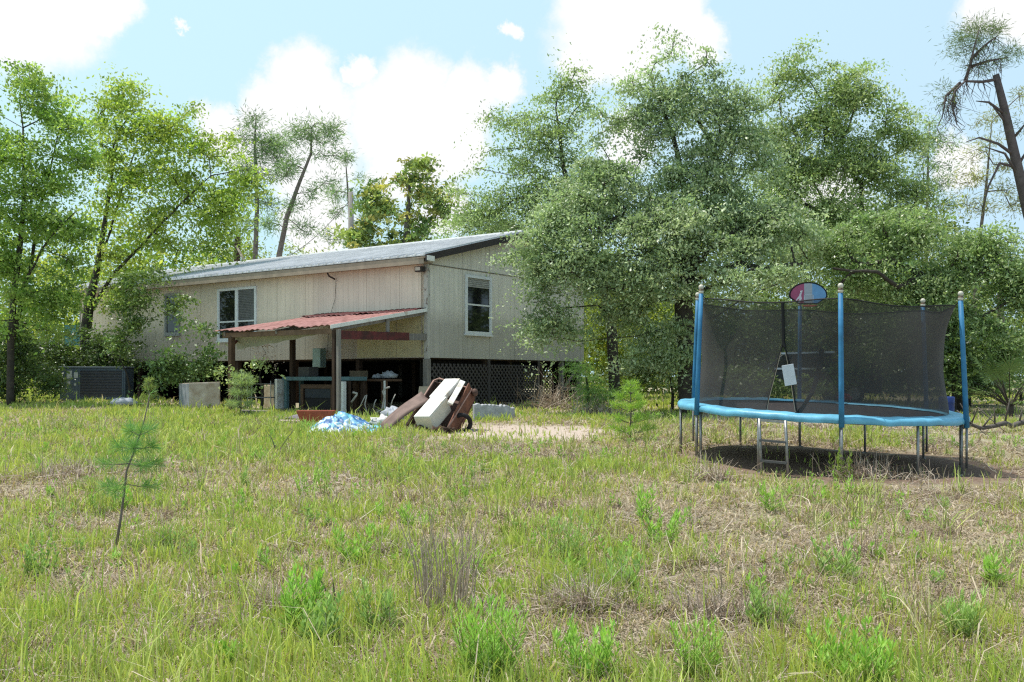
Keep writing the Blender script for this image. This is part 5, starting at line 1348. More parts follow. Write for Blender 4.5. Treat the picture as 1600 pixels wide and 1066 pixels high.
# parked car seen through the net
car = thing('parked_car', 'dark green car parked under the oak, seen through the trampoline net', 'car', gx(1245, 27.5))
cg = gx(1245, 27.5); CX, CY, CZ = cg.x, cg.y, cg.z
prof = [(-2.1, .32), (-2.15, .6), (-2.0, .82), (-1.15, .98), (-.55, 1.40), (.1, 1.48), (.85, 1.46), (1.45, 1.05), (2.0, .98), (2.15, .7), (2.1, .32)]
W2 = .86; V = []; Fc = []
for s_, k in ((-1, 0), (-.55, 1), (.55, 2), (1, 3)):
    for (x, z) in prof:
        zz = z if abs(s_) < .9 else (min(z, .95) if z > .95 else z)
        yy = s_ * W2 * (1 if z < 1.0 or abs(s_) < .9 else .98)
        V.append(Vector((CX + x, CY + yy, CZ + zz)))
n = len(prof)
for k in range(3):
    for i in range(n - 1): p = k * n + i; Fc.append((p, p + 1, p + n + 1, p + n))
    Fc.append((k * n + n - 1, k * n, k * n + n, k * n + 2 * n - 1))
Fc.append(tuple(range(n))); Fc.append(tuple(reversed(range(3 * n, 4 * n))))
cp = pm('dark_green_car_paint', (.018, .028, .025), .25, .1, .3, 3, 0, spec=.5, coat=.25)
mb = MB(); mb.add(V, Fc); mb.build('body', cp, car, bevel=.03)
ca = lambda x, y, z: Vector((CX + x, CY + y, CZ + z))
mb = MB(); mb.prism([ca(-1.08, -.5, 1.02), ca(-1.08, .5, 1.02), ca(-.58, .46, 1.385), ca(-.58, -.46, 1.385)], (-.02, 0, .03)); mb.build('windscreen', M['glass'], car)
for (x0, x1, x2, x3) in ((-.95, -.12, -.12, -.5), (-.04, 1.25, .8, -.04)):
    mb = MB(); mb.prism([ca(x0, -.80, 1.0), ca(x1, -.80, 1.0), ca(x2, -.56, 1.36), ca(x3, -.56, 1.36)], (0, -.03, .02)); mb.build('window', M['glass'], car)
mb = MB(); mb.bar(ca(-1.05, -.83, 1.0), ca(1.35, -.83, 1.0), .05, .05); mb.bar(ca(-.6, -.53, 1.43), ca(.9, -.53, 1.47), .06, .05); mb.build('trim', pm('glint_chrome', (.8, .82, .85), .2, .8, .1, 5, 0), car)  # pale bars added to give the glints along the car
for x in (-1.35, 1.3):
    for y in (-.84, .84):
        q = ca(x, y, .31); mb = MB(); mb.tube([q + Vector((0, -.1, 0)), q + Vector((0, .1, 0))], .31, 20); wh = mb.build('wheel', M['mat_black'], car, bevel=.03)
        mb = MB(); mb.tube([q + Vector((0, -.115, 0)), q + Vector((0, .115, 0))], .18, 14); mb.build('rim', M['steel'], wh)
for y in (-.6, .6):
    mb = MB(); mb.ball(ca(-2.06, y, .7), .12, 10, 7, (.5, 1.2, .8)); mb.build('headlight', pm('clear_lamp', (.6, .62, .64), .1), car, smooth=True)
# ================================================================== trees
OAK = [(.108, .134, .072), (.132, .156, .09), (.084, .108, .054), (.168, .185, .12)]
def T3(lst, Y): return [at(px, py, Y + (d[0] if d else 0)) for (px, py, *d) in lst]
def trunk_of(lst, Y, base=None):
    p = T3(lst, Y); b = gx(lst[0][0], Y); p[0] = Vector((p[0].x, p[0].y, b.z - .15)); return p
# great oak
Y = 23.5
A = [(928, 222, 20, 16), (918, 248, 24, 18), (1180, 228, 26, 26), (1192, 262, 26, 26), (1012, 165, 22, 18), (1045, 150, 26, 20), (1110, 172, 24, 20), (1070, 205, 26, 22), (1145, 215, 24, 20), (975, 185, 18, 14), (1160, 150, 16, 16), (852, 362, 36, 40), (885, 330, 50, 44), (920, 385, 54, 50, -.5), (955, 320, 56, 46), (1000, 372, 58, 46, -.6), (1045, 315, 54, 42), (1085, 345, 60, 40, -1),
     (1120, 300, 48, 38), (1155, 355, 56, 40), (1205, 345, 50, 34, -.5), (900, 440, 48, 40, -.3), (872, 495, 34, 38, .3), (838, 520, 24, 22, 0), (905, 500, 22, 34, .5), (850, 450, 28, 36), (797, 392, 10, 26, .3), (812, 365, 16, 16, .4), (835, 405, 22, 34, .3), (862, 405, 28, 34), (960, 430, 44, 34, -.6), (1015, 440, 40, 32, -.8),
     (1050, 400, 46, 32), (1000, 480, 32, 34, .3), (1030, 520, 28, 38, .4), (1052, 570, 26, 34, .2), (1096, 540, 16, 60, .5), (1058, 500, 14, 50, -.5), (1070, 560, 14, 30, -.5), (1080, 455, 20, 16, -.6), (1130, 425, 34, 18, -1.2), (1165, 440, 34, 18, -1.6), (1215, 425, 34, 18, -1.4), (1175, 385, 44, 24, -.8), (1240, 370, 44, 30, -.4), (1150, 470, 30, 14, .6), (1000, 555, 26, 34, .2), (960, 480, 34, 28, .2),
     (1190, 392, 40, 18, 1), (1250, 390, 36, 18, .8), (1220, 440, 30, 14, 1.5),
     (1045, 262, 44, 26), (1110, 258, 34, 30), (1150, 245, 36, 28), (1170, 290, 34, 30, .5), (1025, 215, 26, 24), (985, 165, 22, 18), (965, 195, 18, 14), (940, 180, 16, 10), (1000, 135, 22, 16), (1022, 118, 18, 16), (1046, 95, 16, 18), (1042, 66, 14, 9), (1062, 128, 20, 18), (1085, 160, 24, 22), (1060, 180, 22, 18), (1100, 200, 26, 22), (1128, 150, 18, 22), (1140, 185, 22, 18), (1120, 118, 12, 14), (1098, 96, 8, 18), (1165, 172, 16, 18), (1175, 205, 20, 18), (1010, 180, 18, 16), (1085, 228, 30, 22), (930, 275, 34, 26), (985, 272, 34, 26), (1000, 240, 12, 10)]
trunkA = trunk_of([(1078, 600), (1074, 540), (1068, 480), (1070, 440), (1080, 405)], Y)
tree('oak_tree', 'huge spreading oak shading the gable end, trunk left of the trampoline', 'tree', gx(1080, Y), trunkA, [.27, .24, .225, .225, .19], A, Y, OAK, M['leaf_oak'], M['bark'], k=.030, rc=.20, per=34, L=.095, W=.045, seed=11, rtip=.0095, zmin=3.4, vary=.32, up=.7, fb=3.15, kk=1.45, gap=-.82, limbs=[([(1074, 440), (1092, 405, -.4), (1115, 385, -.6), (1150, 360, -.5)], .11, .04), ([(1072, 450), (1105, 425, -.5), (1150, 414, -.9), (1200, 418, -1), (1255, 410, -1)], .10, .04), ([(1070, 470), (1110, 450, -.8), (1150, 436, -1.2), (1180, 420, -1.4)], .07, .03), ([(1076, 420), (1040, 390, -.3), (990, 370, -.8)], .09, .04), ([(1080, 405), (1075, 330, .2), (1062, 250, .3), (1030, 160, 0), (1015, 120)], .11, .025), ([(1080, 405), (1110, 330, .4), (1125, 250, .4), (1090, 190, .2), (1062, 120)], .10, .025)])
# oak behind the house corner
Y = 31
Cb = [(860, 150, 24, 20), (888, 128, 18, 14), (905, 165, 20, 18), (835, 180, 18, 14), (800, 190, 22, 16), (830, 212, 30, 20), (768, 185, 14, 9), (880, 205, 26, 22), (870, 250, 36, 26), (820, 250, 32, 22), (770, 240, 12, 9), (915, 262, 22, 20), (850, 290, 46, 32), (745, 262, 10, 7), (722, 300, 18, 8), (765, 300, 26, 14), (905, 300, 38, 32), (898, 108, 9, 8), (912, 128, 10, 8),
      (710, 352, 22, 14, 1), (735, 338, 28, 20), (770, 330, 34, 26), (805, 325, 34, 28), (835, 335, 34, 28), (700, 372, 14, 8, 1), (760, 360, 34, 16, 1), (800, 355, 30, 20, 1)]
tree('oak_tree', 'slender oak rising behind the house ridge, left of the great oak', 'tree', gx(962, Y), trunk_of([(962, 600), (955, 500), (935, 420), (905, 350), (880, 260), (872, 190)], Y), [.19, .17, .15, .12, .07, .03], Cb, Y, [(.12, .15, .065), (.15, .175, .08), (.10, .13, .05)], M['leaf_oak'], M['bark'], k=.030, rc=.26, per=26, L=.11, W=.05, seed=12, rtip=.011, up=.7, fb=2.85, kk=2.0, gap=-.95)
# oak at the right behind the trampoline
Y = 30
B = [(1245, 362, 46, 26), (1315, 368, 50, 26), (1385, 376, 46, 24), (1440, 350, 26, 22), (1270, 150, 26, 20), (1310, 140, 24, 18), (1345, 158, 26, 18), (1305, 195, 30, 22), (1260, 185, 28, 20), (1350, 205, 30, 20), (1400, 225, 28, 20), (1290, 245, 36, 24), (1345, 255, 36, 24), (1232, 235, 30, 24), (1195, 215, 26, 24), (1205, 280, 40, 34), (1200, 340, 40, 30), (1260, 390, 44, 30), (1330, 400, 44, 24), (1240, 92, 18, 12), (1225, 118, 20, 16), (1258, 120, 18, 16), (1215, 150, 24, 18), (1248, 158, 26, 18), (1285, 135, 18, 20), (1300, 108, 14, 10), (1325, 118, 22, 12), (1355, 108, 14, 8), (1362, 138, 26, 18), (1320, 150, 24, 18), (1290, 175, 26, 18), (1340, 180, 28, 20), (1390, 165, 22, 18), (1412, 185, 18, 14), (1385, 205, 26, 20), (1235, 200, 30, 22), (1275, 215, 32, 22), (1325, 220, 32, 22), (1370, 240, 30, 22), (1418, 225, 22, 18), (1210, 245, 30, 24), (1255, 270, 44, 28), (1315, 270, 46, 30), (1380, 280, 42, 30), (1430, 300, 28, 26), (1280, 325, 48, 32), (1350, 332, 48, 32), (1410, 345, 42, 30), (1230, 320, 34, 26), (1428, 262, 18, 14), (1262, 76, 8, 8)]
tree('oak_tree', 'tall round topped oak behind the middle of the trampoline', 'tree', gx(1335, Y), trunk_of([(1335, 600), (1332, 500), (1325, 430), (1318, 390)], Y), [.24, .21, .19, .16], B, Y, [(.12, .15, .062), (.15, .175, .075), (.10, .13, .05), (.17, .186, .09)], M['leaf_oak'], M['bark'], k=.029, rc=.25, per=28, L=.11, W=.052, seed=13, rtip=.011, up=.7, fb=2.85, kk=2.0, gap=-.95)
# low spreading oak right
Y = 24.5
D = [(1255, 370, 36, 24, 1), (1300, 372, 46, 34), (1350, 360, 46, 34), (1405, 368, 52, 36), (1455, 375, 50, 38), (1505, 380, 46, 36), (1555, 395, 46, 36), (1330, 425, 46, 28), (1385, 430, 52, 32), (1440, 440, 52, 36), (1495, 440, 50, 40), (1545, 455, 50, 40), (1590, 440, 42, 40), (1470, 490, 42, 32), (1520, 500, 44, 34), (1575, 505, 46, 36), (1420, 520, 34, 30, 1.5), (1350, 470, 40, 26, 1.5), (1300, 470, 36, 26, 1.8), (1560, 560, 40, 34, .5), (1640, 440, 60, 60), (1600, 375, 30, 24), (1430, 470, 34, 24)]
tree('oak_tree', 'low wide oak at the right, limbs sweeping over the trampoline', 'tree', gx(1500, Y), trunk_of([(1500, 610), (1490, 540), (1465, 470), (1440, 430)], Y), [.15, .14, .12, .1], D, Y, [(.10, .14, .055), (.13, .165, .07), (.08, .112, .042), (.16, .185, .095)], M['leaf_oak'], M['bark'], k=.031, rc=.21, per=32, L=.10, W=.048, seed=14, rtip=.0105, zmin=3.0, up=.6, fb=2.6, kk=1.65, gap=-.9, limbs=[([(1440, 430), (1390, 405, -.4), (1340, 420, -.6), (1310, 445, -.6)], .08, .03), ([(1440, 430), (1400, 450, -.8), (1370, 425, -1.2), (1300, 420, -1.2)], .07, .03), ([(1465, 470), (1530, 430, -.4), (1560, 400)], .07, .03)])
# left trees
Y = 27
L1 = [(35, 108, 16, 14), (58, 135, 30, 24), (20, 165, 44, 30), (80, 180, 44, 34), (118, 215, 18, 26), (40, 220, 50, 36), (95, 245, 42, 34), (10, 270, 50, 40), (65, 295, 54, 38), (112, 300, 26, 36), (25, 340, 50, 36), (85, 355, 46, 34), (10, 400, 40, 36), (60, 410, 46, 30), (105, 420, 30, 26), (30, 455, 36, 22), (-50, 250, 60, 70), (-40, 380, 50, 60), (125, 360, 26, 26), (60, 470, 44, 24), (105, 465, 30, 22), (0, 500, 36, 26), (75, 510, 34, 20), (130, 250, 12, 30)]
tree('maple_tree', 'tall fresh green tree at the left edge with one dark trunk', 'tree', gx(16, Y), trunk_of([(16, 612), (17, 540), (22, 460), (32, 380), (38, 300), (36, 200)], Y), [.105, .095, .085, .07, .05, .025], L1, Y, [(.12, .19, .045), (.16, .23, .06), (.10, .155, .04), (.195, .25, .08)], M['leaf_soft'], M['bark'], k=.027, rc=.24, per=26, L=.118, W=.058, seed=15, rtip=.0085, limbs=[([(17, 540), (45, 430, .3), (62, 330, .4), (85, 240, .3)], .07, .02), ([(20, 480), (70, 380, -.3), (120, 330, -.3)], .04, .015)])
Y = 32.6
L2 = [(188, 140, 26, 22), (205, 150, 22, 26), (172, 175, 24, 26), (225, 190, 40, 30), (262, 188, 30, 24), (185, 225, 40, 32), (250, 235, 48, 32), (305, 210, 30, 26), (322, 240, 34, 28), (160, 265, 26, 30), (215, 285, 46, 34), (280, 280, 50, 32), (345, 285, 44, 28), (385, 278, 24, 20), (370, 235, 24, 24), (185, 330, 42, 28), (250, 335, 46, 28), (315, 335, 50, 28), (370, 325, 36, 22), (295, 385, 44, 22), (225, 385, 34, 22), (175, 390, 28, 26), (340, 370, 30, 18), (150, 430, 24, 22), (205, 430, 26, 16), (270, 415, 26, 14), (398, 300, 12, 12), (180, 465, 30, 18), (110, 440, 30, 26), (215, 450, 22, 14), (350, 300, 30, 40), (330, 395, 26, 14), (300, 175, 12, 14), (150, 190, 14, 20)]
t2 = trunk_of([(131, 600), (134, 520), (140, 470), (152, 420), (165, 340), (180, 240)], Y)
o = tree('maple_tree', 'yellow green tree with forked leaning limbs in front of the house end', 'tree', gx(131, Y), t2, [.19, .175, .16, .105, .075, .03], L2, Y, [(.16, .225, .045), (.20, .255, .06), (.13, .19, .04), (.235, .265, .08), (.19, .22, .06)], M['leaf_soft'], M['bark'], k=.027, rc=.26, per=24, L=.135, W=.066, seed=16, rtip=.009, limbs=[([(138, 490), (175, 430, -.2), (220, 385, -.4), (270, 330, -.5), (330, 275, -.5)], .075, .02), ([(140, 470), (165, 380, .3), (190, 300, .4), (215, 220, .4)], .06, .02)])
# pines behind the house
PN = [(.09, .135, .07), (.12, .165, .09), (.075, .11, .06)]
def pine(lab, Y, tr_, rad, bl, seed, L=.21, W=.03, per=60, k=.042, rc=.25, cols=PN, sub=1):
    return tree('pine_tree', lab, 'tree', gx(tr_[0][0], Y), trunk_of(tr_, Y), rad, bl, Y, cols, M['needle'], M['bark_pine'], k=k, rc=rc, per=per, L=L, W=W, seed=seed, needle=True, rtip=.010, zmin=4, kk=1.1, pk=1.0, fb=2.4, sub=sub)
pine('upright dark pine behind the roof, between the left tree and the curved pine', 40, [(397, 600), (398, 420), (402, 320), (398, 220), (400, 180)], [.13, .11, .085, .05, .015],
     [(400, 190, 16, 14), (388, 220, 18, 16), (410, 235, 20, 18), (425, 225, 24, 14), (385, 260, 20, 16), (440, 262, 20, 16), (415, 280, 24, 14), (380, 310, 16, 14), (425, 320, 20, 12), (375, 350, 18, 12), (440, 235, 16, 10)], 31)
pine('curved pine with flat rounded crown behind the house roof', 39, [(428, 600), (434, 410), (448, 340), (466, 290), (486, 240), (487, 200)], [.13, .115, .10, .075, .05, .02],
     [(490, 190, 20, 10), (470, 200, 20, 10), (508, 198, 20, 12), (455, 220, 16, 8), (490, 215, 26, 8), (520, 220, 14, 8), (500, 240, 24, 8), (525, 245, 10, 6), (455, 255, 12, 10), (510, 285, 14, 8), (440, 265, 14, 14), (460, 320, 14, 10), (480, 305, 12, 7), (500, 300, 12, 7), (420, 350, 20, 12), (470, 355, 20, 10)], 32)
pine('thin sparse pine beside the utility pole', 46, [(556, 600), (552, 420), (545, 320), (540, 250)], [.11, .09, .06, .02],
     [(540, 248, 16, 10), (528, 265, 16, 12), (556, 275, 16, 12), (520, 300, 20, 10), (560, 310, 14, 12), (525, 330, 14, 10), (570, 345, 14, 16), (515, 370, 16, 12), (565, 375, 16, 14), (585, 300, 12, 10)], 33)
# dead leaning pine right, broken top
Y = 27
dp = [(1672, 600), (1640, 460), (1606, 330), (1585, 240), (1568, 165), (1556, 117)]
o = thing('dead_pine', 'dark broken topped pine leaning at the right edge with a bent hanging limb', 'tree', gx(1672, Y))
mb = MB(); mb.tube(trunk_of(dp, Y), [.19, .165, .15, .13, .11, .09], 10)
br = [[(1558, 124), (1535, 128), (1508, 127), (1492, 142), (1480, 175)], [(1508, 127), (1515, 105), (1522, 75), (1530, 45)], [(1520, 90), (1540, 70), (1560, 55)], [(1515, 105), (1545, 95), (1575, 90)], [(1492, 142), (1488, 165), (1495, 195)], [(1500, 130), (1478, 150), (1472, 185)],
      [(1572, 180), (1545, 160), (1525, 158)], [(1575, 195), (1550, 165)], [(1590, 260), (1605, 235), (1620, 225)], [(1588, 245), (1560, 225), (1530, 215), (1510, 222)], [(1594, 280), (1570, 240), (1540, 230)], [(1580, 220), (1597, 200), (1604, 190)], [(1590, 262), (1562, 255), (1545, 290), (1535, 330)]]
for b in br:
    p = [at(x, y, Y - .12 * i) for i, (x, y) in enumerate(b)]; n = len(p); mb.tube(p, [.05 * (1 - .75 * i / (n - 1)) for i in range(n)], 6)
r = np.random.default_rng(44)
for _ in range(130):
    b = br[r.integers(0, 6)]; i = r.integers(0, len(b) - 1); t = r.random(); x = b[i][0] * (1 - t) + b[i + 1][0] * t; y = b[i][1] * (1 - t) + b[i + 1][1] * t
    mb.tube([at(x, y, Y), at(x + r.normal() * 10, y + r.uniform(2, 22), Y + r.normal() * .25), at(x + r.normal() * 14, y + r.uniform(18, 48), Y + r.normal() * .3)], [.012, .008, .003], 3)
mb.build('trunk', pm('dark_dead_bark', (.16, .12, .115), .9, 0, .45, 7, .5), o, smooth=True)
bl = [(1525, 42, 22, 14), (1505, 58, 18, 14), (1545, 55, 22, 14), (1560, 45, 14, 10), (1515, 75, 22, 12), (1575, 88, 20, 12), (1590, 80, 12, 8), (1550, 100, 18, 8), (1530, 105, 16, 8), (1495, 80, 12, 10), (1478, 160, 14, 22), (1490, 190, 12, 16), (1470, 140, 10, 10), (1590, 195, 12, 14)]
cen, P, cid, g_ = crown_points(bl, Y, r, .042, .19, 44)
rd = g_ / (np.linalg.norm(g_, axis=1)[:, None] + 1e-9)
V, C = leaf_quads(P, np.full(len(P), .16), np.full(len(P), .016), pal(r, len(P), [(.15, .22, .10), (.19, .26, .12), (.16, .18, .11)]), .2, rd, 5)
quads_obj('crown', V, C, M['needle'], o)
pine('sparse pine standing behind the leaning dead pine', 38, [(1520, 600), (1525, 420), (1540, 300), (1550, 190)], [.085, .075, .055, .015],
     [(1545, 190, 20, 16), (1560, 220, 24, 18), (1530, 240, 24, 16), (1570, 260, 20, 16), (1515, 280, 26, 18), (1560, 300, 28, 16), (1530, 320, 30, 16), (1590, 320, 20, 18), (1505, 330, 24, 14), (1600, 150, 20, 24)], 34, per=40, k=.03, cols=[(.15, .16, .075), (.18, .18, .09), (.13, .13, .08)])
pine('bluish thin pine between the round oak and the leaning dead pine', 42, [(1447, 600), (1447, 420), (1449, 300), (1452, 190)], [.11, .09, .06, .02],
     [(1452, 190, 14, 14), (1438, 215, 20, 16), (1465, 215, 20, 14), (1450, 245, 26, 14), (1475, 260, 20, 12), (1470, 290, 20, 12), (1435, 280, 18, 12), (1485, 230, 14, 12), (1480, 320, 20, 10), (1440, 320, 20, 12)], 35, per=40)
pine('slim bare pine at the right seen through the gap in the oak', 40, [(1566, 600), (1564, 500), (1563, 440), (1565, 400)], [.16, .14, .13, .1], [(1600, 420, 20, 20), (1540, 440, 12, 10)], 36, per=20)
# magnolia
Y = 36
MG = [(575, 325, 18, 16), (610, 290, 14, 14), (655, 300, 16, 16), (670, 258, 10, 10), (705, 320, 14, 14), (550, 365, 14, 12), (655, 258, 16, 12), (640, 275, 16, 14), (680, 275, 20, 16), (600, 275, 16, 12), (620, 300, 22, 18), (585, 300, 18, 18), (660, 300, 18, 18), (700, 292, 18, 14), (600, 330, 26, 20), (640, 330, 24, 18), (685, 325, 22, 16), (575, 350, 22, 20), (615, 365, 26, 18), (660, 360, 24, 18), (560, 378, 18, 16), (695, 350, 14, 14), (640, 385, 24, 14), (590, 385, 22, 14)]
tree('magnolia_tree', 'magnolia with big glossy leaves showing brown undersides behind the roof', 'tree', gx(630, Y), trunk_of([(630, 600), (630, 480), (634, 380), (640, 290)], Y), [.2, .18, .14, .05], MG, Y, [(.045, .075, .025), (.06, .09, .03), (.07, .11, .035), (.2, .175, .05), (.10, .13, .04), (.13, .16, .05), (.19, .2, .06)], M['leaf_gloss'], M['bark_grey'], k=.045, rc=.2, per=22, L=.2, W=.085, seed=17, vary=.3, fb=3.0)
# shrubs
def shrub(lab, Y, bl, cols, seed, base=None, trunk=True, mat=None, k=.05, per=26, rc=.17, L=.09, W=.045, name='shrub', stems=None, group=None):
    b = gx(base if base is not None else bl[0][0], Y)
    tr_ = [b - Vector((0, 0, .1)), b + Vector((.03, .05, .45)), b + Vector((-.04, .0, .9))]
    return tree(name, lab, 'shrub', b, tr_, [.05, .035, .02], bl, Y, cols, mat or M['leaf_gloss'], M['bark'], k=k, rc=rc, per=per, L=L, W=W, seed=seed, zmin=b.z - 1, rtip=.005, group=group, sub=4, lk_=1.05, kk=1.7, pk=1.2)
DK = [(.04, .066, .02), (.055, .085, .025), (.03, .05, .016), (.07, .105, .03)]
shrub('dense dark shrub behind the air conditioner', 31.5, [(85, 545, 42, 30), (130, 540, 42, 30), (165, 555, 34, 30), (105, 580, 44, 26), (150, 585, 36, 24), (60, 560, 34, 30), (195, 575, 26, 26)], DK, 51)
shrub('dark leafy shrub at the far left edge under the tall tree', 28, [(20, 560, 36, 30), (50, 590, 36, 24), (5, 600, 36, 22), (-40, 570, 50, 44), (75, 600, 24, 18), (30, 520, 26, 22)], DK, 52)
shrub('tall shrub with shiny leaves against the long wall left of the lean-to', 26.8, [(290, 540, 28, 30), (312, 530, 20, 22), (268, 562, 24, 22), (300, 575, 26, 18), (258, 590, 22, 14), (285, 505, 18, 12), (320, 560, 14, 20), (240, 600, 18, 12)], [(.06, .10, .03), (.09, .14, .045), (.05, .08, .025)], 53, base=290)
shrub('leafy vine climbing the house wall near the left trees', 29.5, [(205, 440, 24, 18), (225, 470, 22, 18), (190, 480, 20, 20), (240, 430, 18, 14), (215, 505, 24, 14), (180, 520, 20, 16), (290, 465, 12, 12), (300, 445, 14, 10), (275, 480, 12, 14), (195, 540, 22, 18)], [(.06, .10, .03), (.09, .135, .04), (.12, .16, .05)], 54, base=200)
shrub('pale leafed bush sprouting under the left end of the lean-to', 24.4, [(395, 578, 12, 12), (402, 568, 10, 8), (388, 590, 10, 8), (350, 590, 12, 16), (355, 610, 14, 10)], [(.2, .25, .1), (.27, .31, .15), (.13, .18, .06)], 55, base=372, per=16, k=.07, rc=.13)
shrub('dry pinkish seed heads beside the left lean-to post', 24.9, [(410, 545, 12, 12), (402, 535, 10, 8), (412, 560, 8, 10)], [(.38, .3, .25), (.3, .22, .18)], 56, base=408, per=16, k=.06, L=.05, W=.02, mat=M['dry'])
YG = [(.13, .175, .03), (.17, .21, .04), (.10, .14, .03), (.21, .22, .05)]
shrub('sunlit yellow green bush between the house and the great oak trunk', 33, [(940, 530, 30, 36), (975, 560, 34, 34), (1005, 520, 34, 36), (950, 480, 30, 28), (1000, 580, 30, 24), (1040, 555, 26, 40), (985, 470, 30, 26), (1030, 480, 28, 32), (935, 580, 20, 26)], YG, 57, mat=M['leaf_soft'], per=30, base=975)
shrub('dark broad leaved bush at the foot of the great oak', 24.3, [(1045, 590, 30, 26), (1075, 600, 26, 22), (1015, 585, 22, 22), (1105, 600, 22, 20), (1060, 555, 22, 22)], DK, 58, base=1050)
shrub('fine green bush by the right house pier', 25.0, [(915, 610, 26, 28), (940, 625, 22, 20), (905, 580, 14, 18)], [(.05, .10, .035), (.07, .13, .04)], 59, base=918, mat=M['needle'], L=.12, W=.012, per=40)
GR = [(.09, .14, .045), (.12, .18, .055), (.07, .11, .035), (.15, .2, .07)]
shrub('bush right of the blue barrel', 26.5, [(1500, 545, 34, 30), (1535, 560, 34, 30), (1510, 585, 34, 26), (1475, 570, 24, 30), (1550, 590, 30, 22)], GR, 60, base=1515)
shrub('dark bush close behind the blue barrel', 23.6, [(1490, 570, 30, 30), (1515, 590, 26, 22), (1465, 575, 22, 26), (1500, 540, 24, 24)], DK, 65, base=1492)
shrub('bush at the right edge beside the palmetto', 27.5, [(1580, 545, 34, 30), (1600, 590, 36, 26), (1625, 550, 40, 40), (1560, 525, 30, 20)], GR, 61, base=1595)
shrub('dark bush behind the trampoline net at its left', 29.6, [(1130, 490, 36, 26), (1180, 480, 36, 22), (1120, 540, 34, 30), (1160, 575, 36, 26), (1190, 530, 36, 26), (1145, 510, 30, 24), (1110, 585, 30, 22)], GR, 62, base=1150)
shrub('dark bush behind the trampoline net at its middle', 29.0, [(1270, 480, 40, 26), (1330, 490, 40, 28), (1360, 555, 26, 30), (1240, 560, 30, 24), (1290, 540, 36, 26), (1330, 560, 38, 30), (1260, 525, 34, 24), (1310, 590, 36, 22), (1365, 585, 32, 24), (1350, 530, 36, 26)], GR, 63, base=1320)
shrub('dark bush behind the trampoline net at its right', 27.5, [(1400, 490, 36, 28), (1450, 490, 30, 28), (1380, 540, 28, 26), (1470, 520, 28, 28), (1410, 560, 36, 30), (1440, 585, 30, 24), (1390, 590, 26, 22), (1420, 520, 34, 24), (1455, 535, 26, 26)], GR, 64, base=1420)
shrub('low brush in front of the parked car, behind the trampoline', 25.6, [(1185, 585, 20, 16), (1300, 590, 26, 18), (1330, 560, 18, 22), (1270, 600, 26, 14), (1150, 590, 22, 20), (1215, 605, 24, 12)], GR, 66, base=1290)
# palmetto
Y = 22.5; b = gx(1578, Y); o = thing('palmetto', 'fan leaved palmetto at the right edge behind the fallen branch', 'palm', b); r = np.random.default_rng(71)
ms_ = MB(); mb = MB()
for i in range(28):
    a = r.uniform(0, 6.28); el = r.uniform(.1, 1.3); d = Vector((math.cos(a) * math.cos(el), math.sin(a) * math.cos(el), math.sin(el))); L_ = r.uniform(.6, 1.1)
    e = b + Vector((0, 0, .3)) + d * L_; ms_.tube([b + Vector((0, 0, .25)), (b + e) / 2 + Vector((0, 0, .25)), e], [.012, .01, .008], 5)
    x = d.cross(ZZ).normalized(); y = x.cross(d).normalized()
    for k in range(17):
        t = (k / 16 - .5) * 3.6; dd = (d * math.cos(t) + x * math.sin(t) - ZZ * .12).normalized(); l = .48 * (.7 + .3 * math.cos(t)) * r.uniform(.85, 1.1)
        sdv = y.cross(dd).normalized() * .016
        mb.add([e, e + dd * l * .5 + sdv, e + dd * l - ZZ * .05, e + dd * l * .5 - sdv], [(0, 1, 2, 3)])
ms_.tube([b - Vector((0, 0, .1)), b + Vector((0, 0, .35))], [.1, .08], 8)
ms_.build('trunk', M['bark'], o); mb.build('crown', pm('palmetto_green', (.16, .25, .08), .4, 0, .3, 4, 0), o)

# ---------------------------------------------------------------- far woods
def woods(lab, Y, bl, cols, seed, k=.012, per=30, rc=.5, L=.3, W=.16, mat=None, name='far_trees'):
    r = np.random.default_rng(seed)
    cen, P, cid, g_ = crown_points(bl, Y, r, k, rc, per)
    P[:, 2] = np.maximum(P[:, 2], gz(P[:, 0], P[:, 1]) + .1)
    cl = pal(r, len(cen), cols) * 1.7 * (1 + .35 * (r.random((len(cen), 1)) - .5) * 2); col = cl[cid] * r.uniform(.7, 1.3, (len(P), 1))
    s_ = r.uniform(.6, 1.3, len(P)); V, C = leaf_quads(P, s_ * L, s_ * W, col, .25, None, seed)
    o = quads_obj(name, V, np.clip(C, 0, 1), mat or M['leaf_soft'], None); recenter(o); return tag(o, lab, 'woods', kind='stuff')
r = np.random.default_rng(90)
bl = []
for px in range(-500, 2150, 34):
    top = 470 if 700 < px < 1700 else 450
    top += r.uniform(-30, 30)
    for py in np.arange(612, top, -30): bl.append((px + r.uniform(-14, 14), py + r.uniform(-8, 8), 30, 24, r.uniform(-5, 8)))
woods('distant sunlit woodland closing the yard all round', 62, bl, [(.11, .145, .05), (.15, .18, .06), (.08, .11, .04), (.19, .2, .06)], 91, k=.010, per=26, L=.4, W=.22)
bl = []
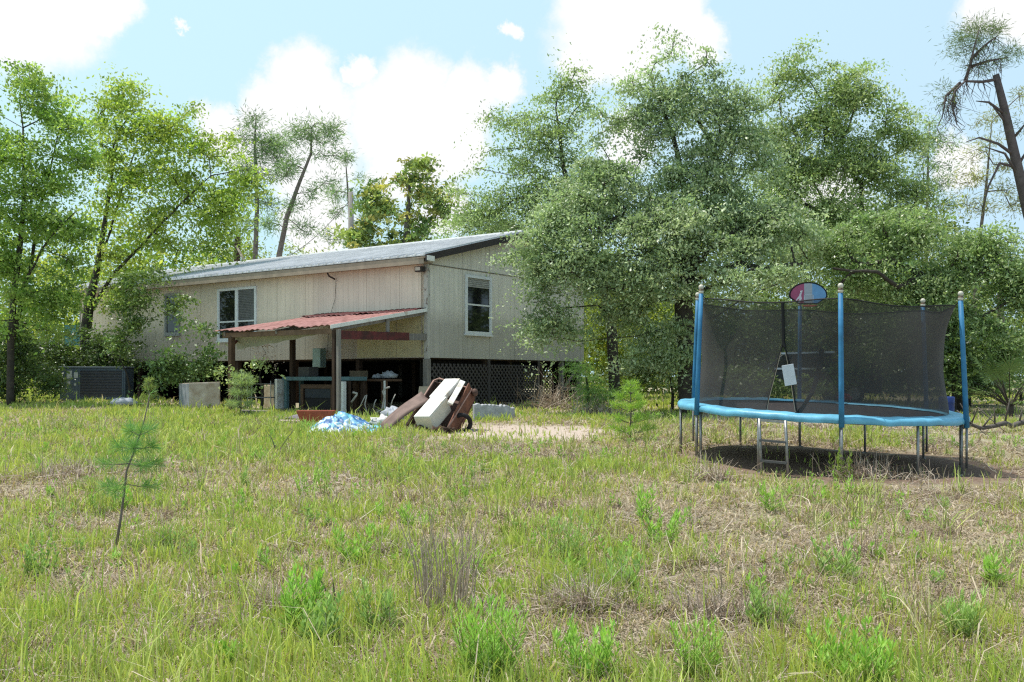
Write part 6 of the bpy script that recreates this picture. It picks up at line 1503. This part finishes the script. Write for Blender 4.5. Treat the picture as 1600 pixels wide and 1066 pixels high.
for px in range(-60, 380, 30):
    top = 350 + 30 * math.sin(px * .03) + (40 if px > 250 else 0)
    for py in np.arange(600, top, -28): bl.append((px + r.uniform(-12, 12), py + r.uniform(-8, 8), 26, 22, r.uniform(-3, 4)))
woods('sunny green thicket beyond the left trees', 46, [b for b in bl if r.random() < .72], [(.14, .2, .04), (.19, .24, .05), (.10, .15, .035), (.24, .26, .07)], 92, k=.016, per=24, L=.26, W=.13)
bl = [(340, 395, 26, 24), (365, 400, 24, 26), (320, 410, 24, 18), (395, 400, 22, 20), (420, 410, 18, 16), (350, 430, 26, 18), (470, 395, 22, 14), (500, 400, 18, 10)]
woods('pale grey green thicket beyond the roof', 50, bl, [(.2, .23, .12), (.24, .27, .15), (.16, .19, .1)], 93, k=.035, per=30, L=.22, W=.07)
bl = []
for px in range(905, 1500, 26):
    for py in np.arange(600, 400 if px < 1080 else 335, -26): bl.append((px + r.uniform(-10, 10), py + r.uniform(-8, 8), 22, 20, r.uniform(-2, 4)))
woods('shady thicket behind the trampoline', 40, [b for b in bl if r.random() < .85], [(.085, .12, .035), (.12, .16, .045), (.06, .09, .028), (.16, .18, .05)], 94, k=.034, per=26, L=.2, W=.1)
bl = []
for px in range(1500, 1760, 30):
    for py in np.arange(600, 380, -28): bl.append((px + r.uniform(-10, 10), py + r.uniform(-8, 8), 26, 22, r.uniform(-2, 5)))
woods('light green thicket beyond the right edge of the yard', 44, [b for b in bl if r.random() < .6], [(.14, .19, .06), (.19, .23, .08), (.10, .14, .05)], 95, k=.018, per=24, L=.22, W=.1)

# repeats carry one group phrase
GROUPS = {'pine_sapling': 'young pines in the yard', 'oak_tree': 'oaks round the house', 'maple_tree': 'green trees at the left', 'pine_tree': 'pines beyond the yard', 'shrub': 'shrubs round the yard',
          'bent_pipe': 'bent pipes and sticks under the lean-to', 'plastic_bag': 'plastic bags among the rubbish', 'rubble': 'rotten debris at the heap', 'dead_twig': 'bare twigs in the yard',
          'cardboard_box': 'boxes on the tables', 'cabinet_door': 'white panels by the workbench', 'board': 'boards on the ground'}
for o in bpy.data.objects:
    k = o.name.split('.')[0]
    if o.parent is None and k in GROUPS and 'group' not in o: o['group'] = GROUPS[k]
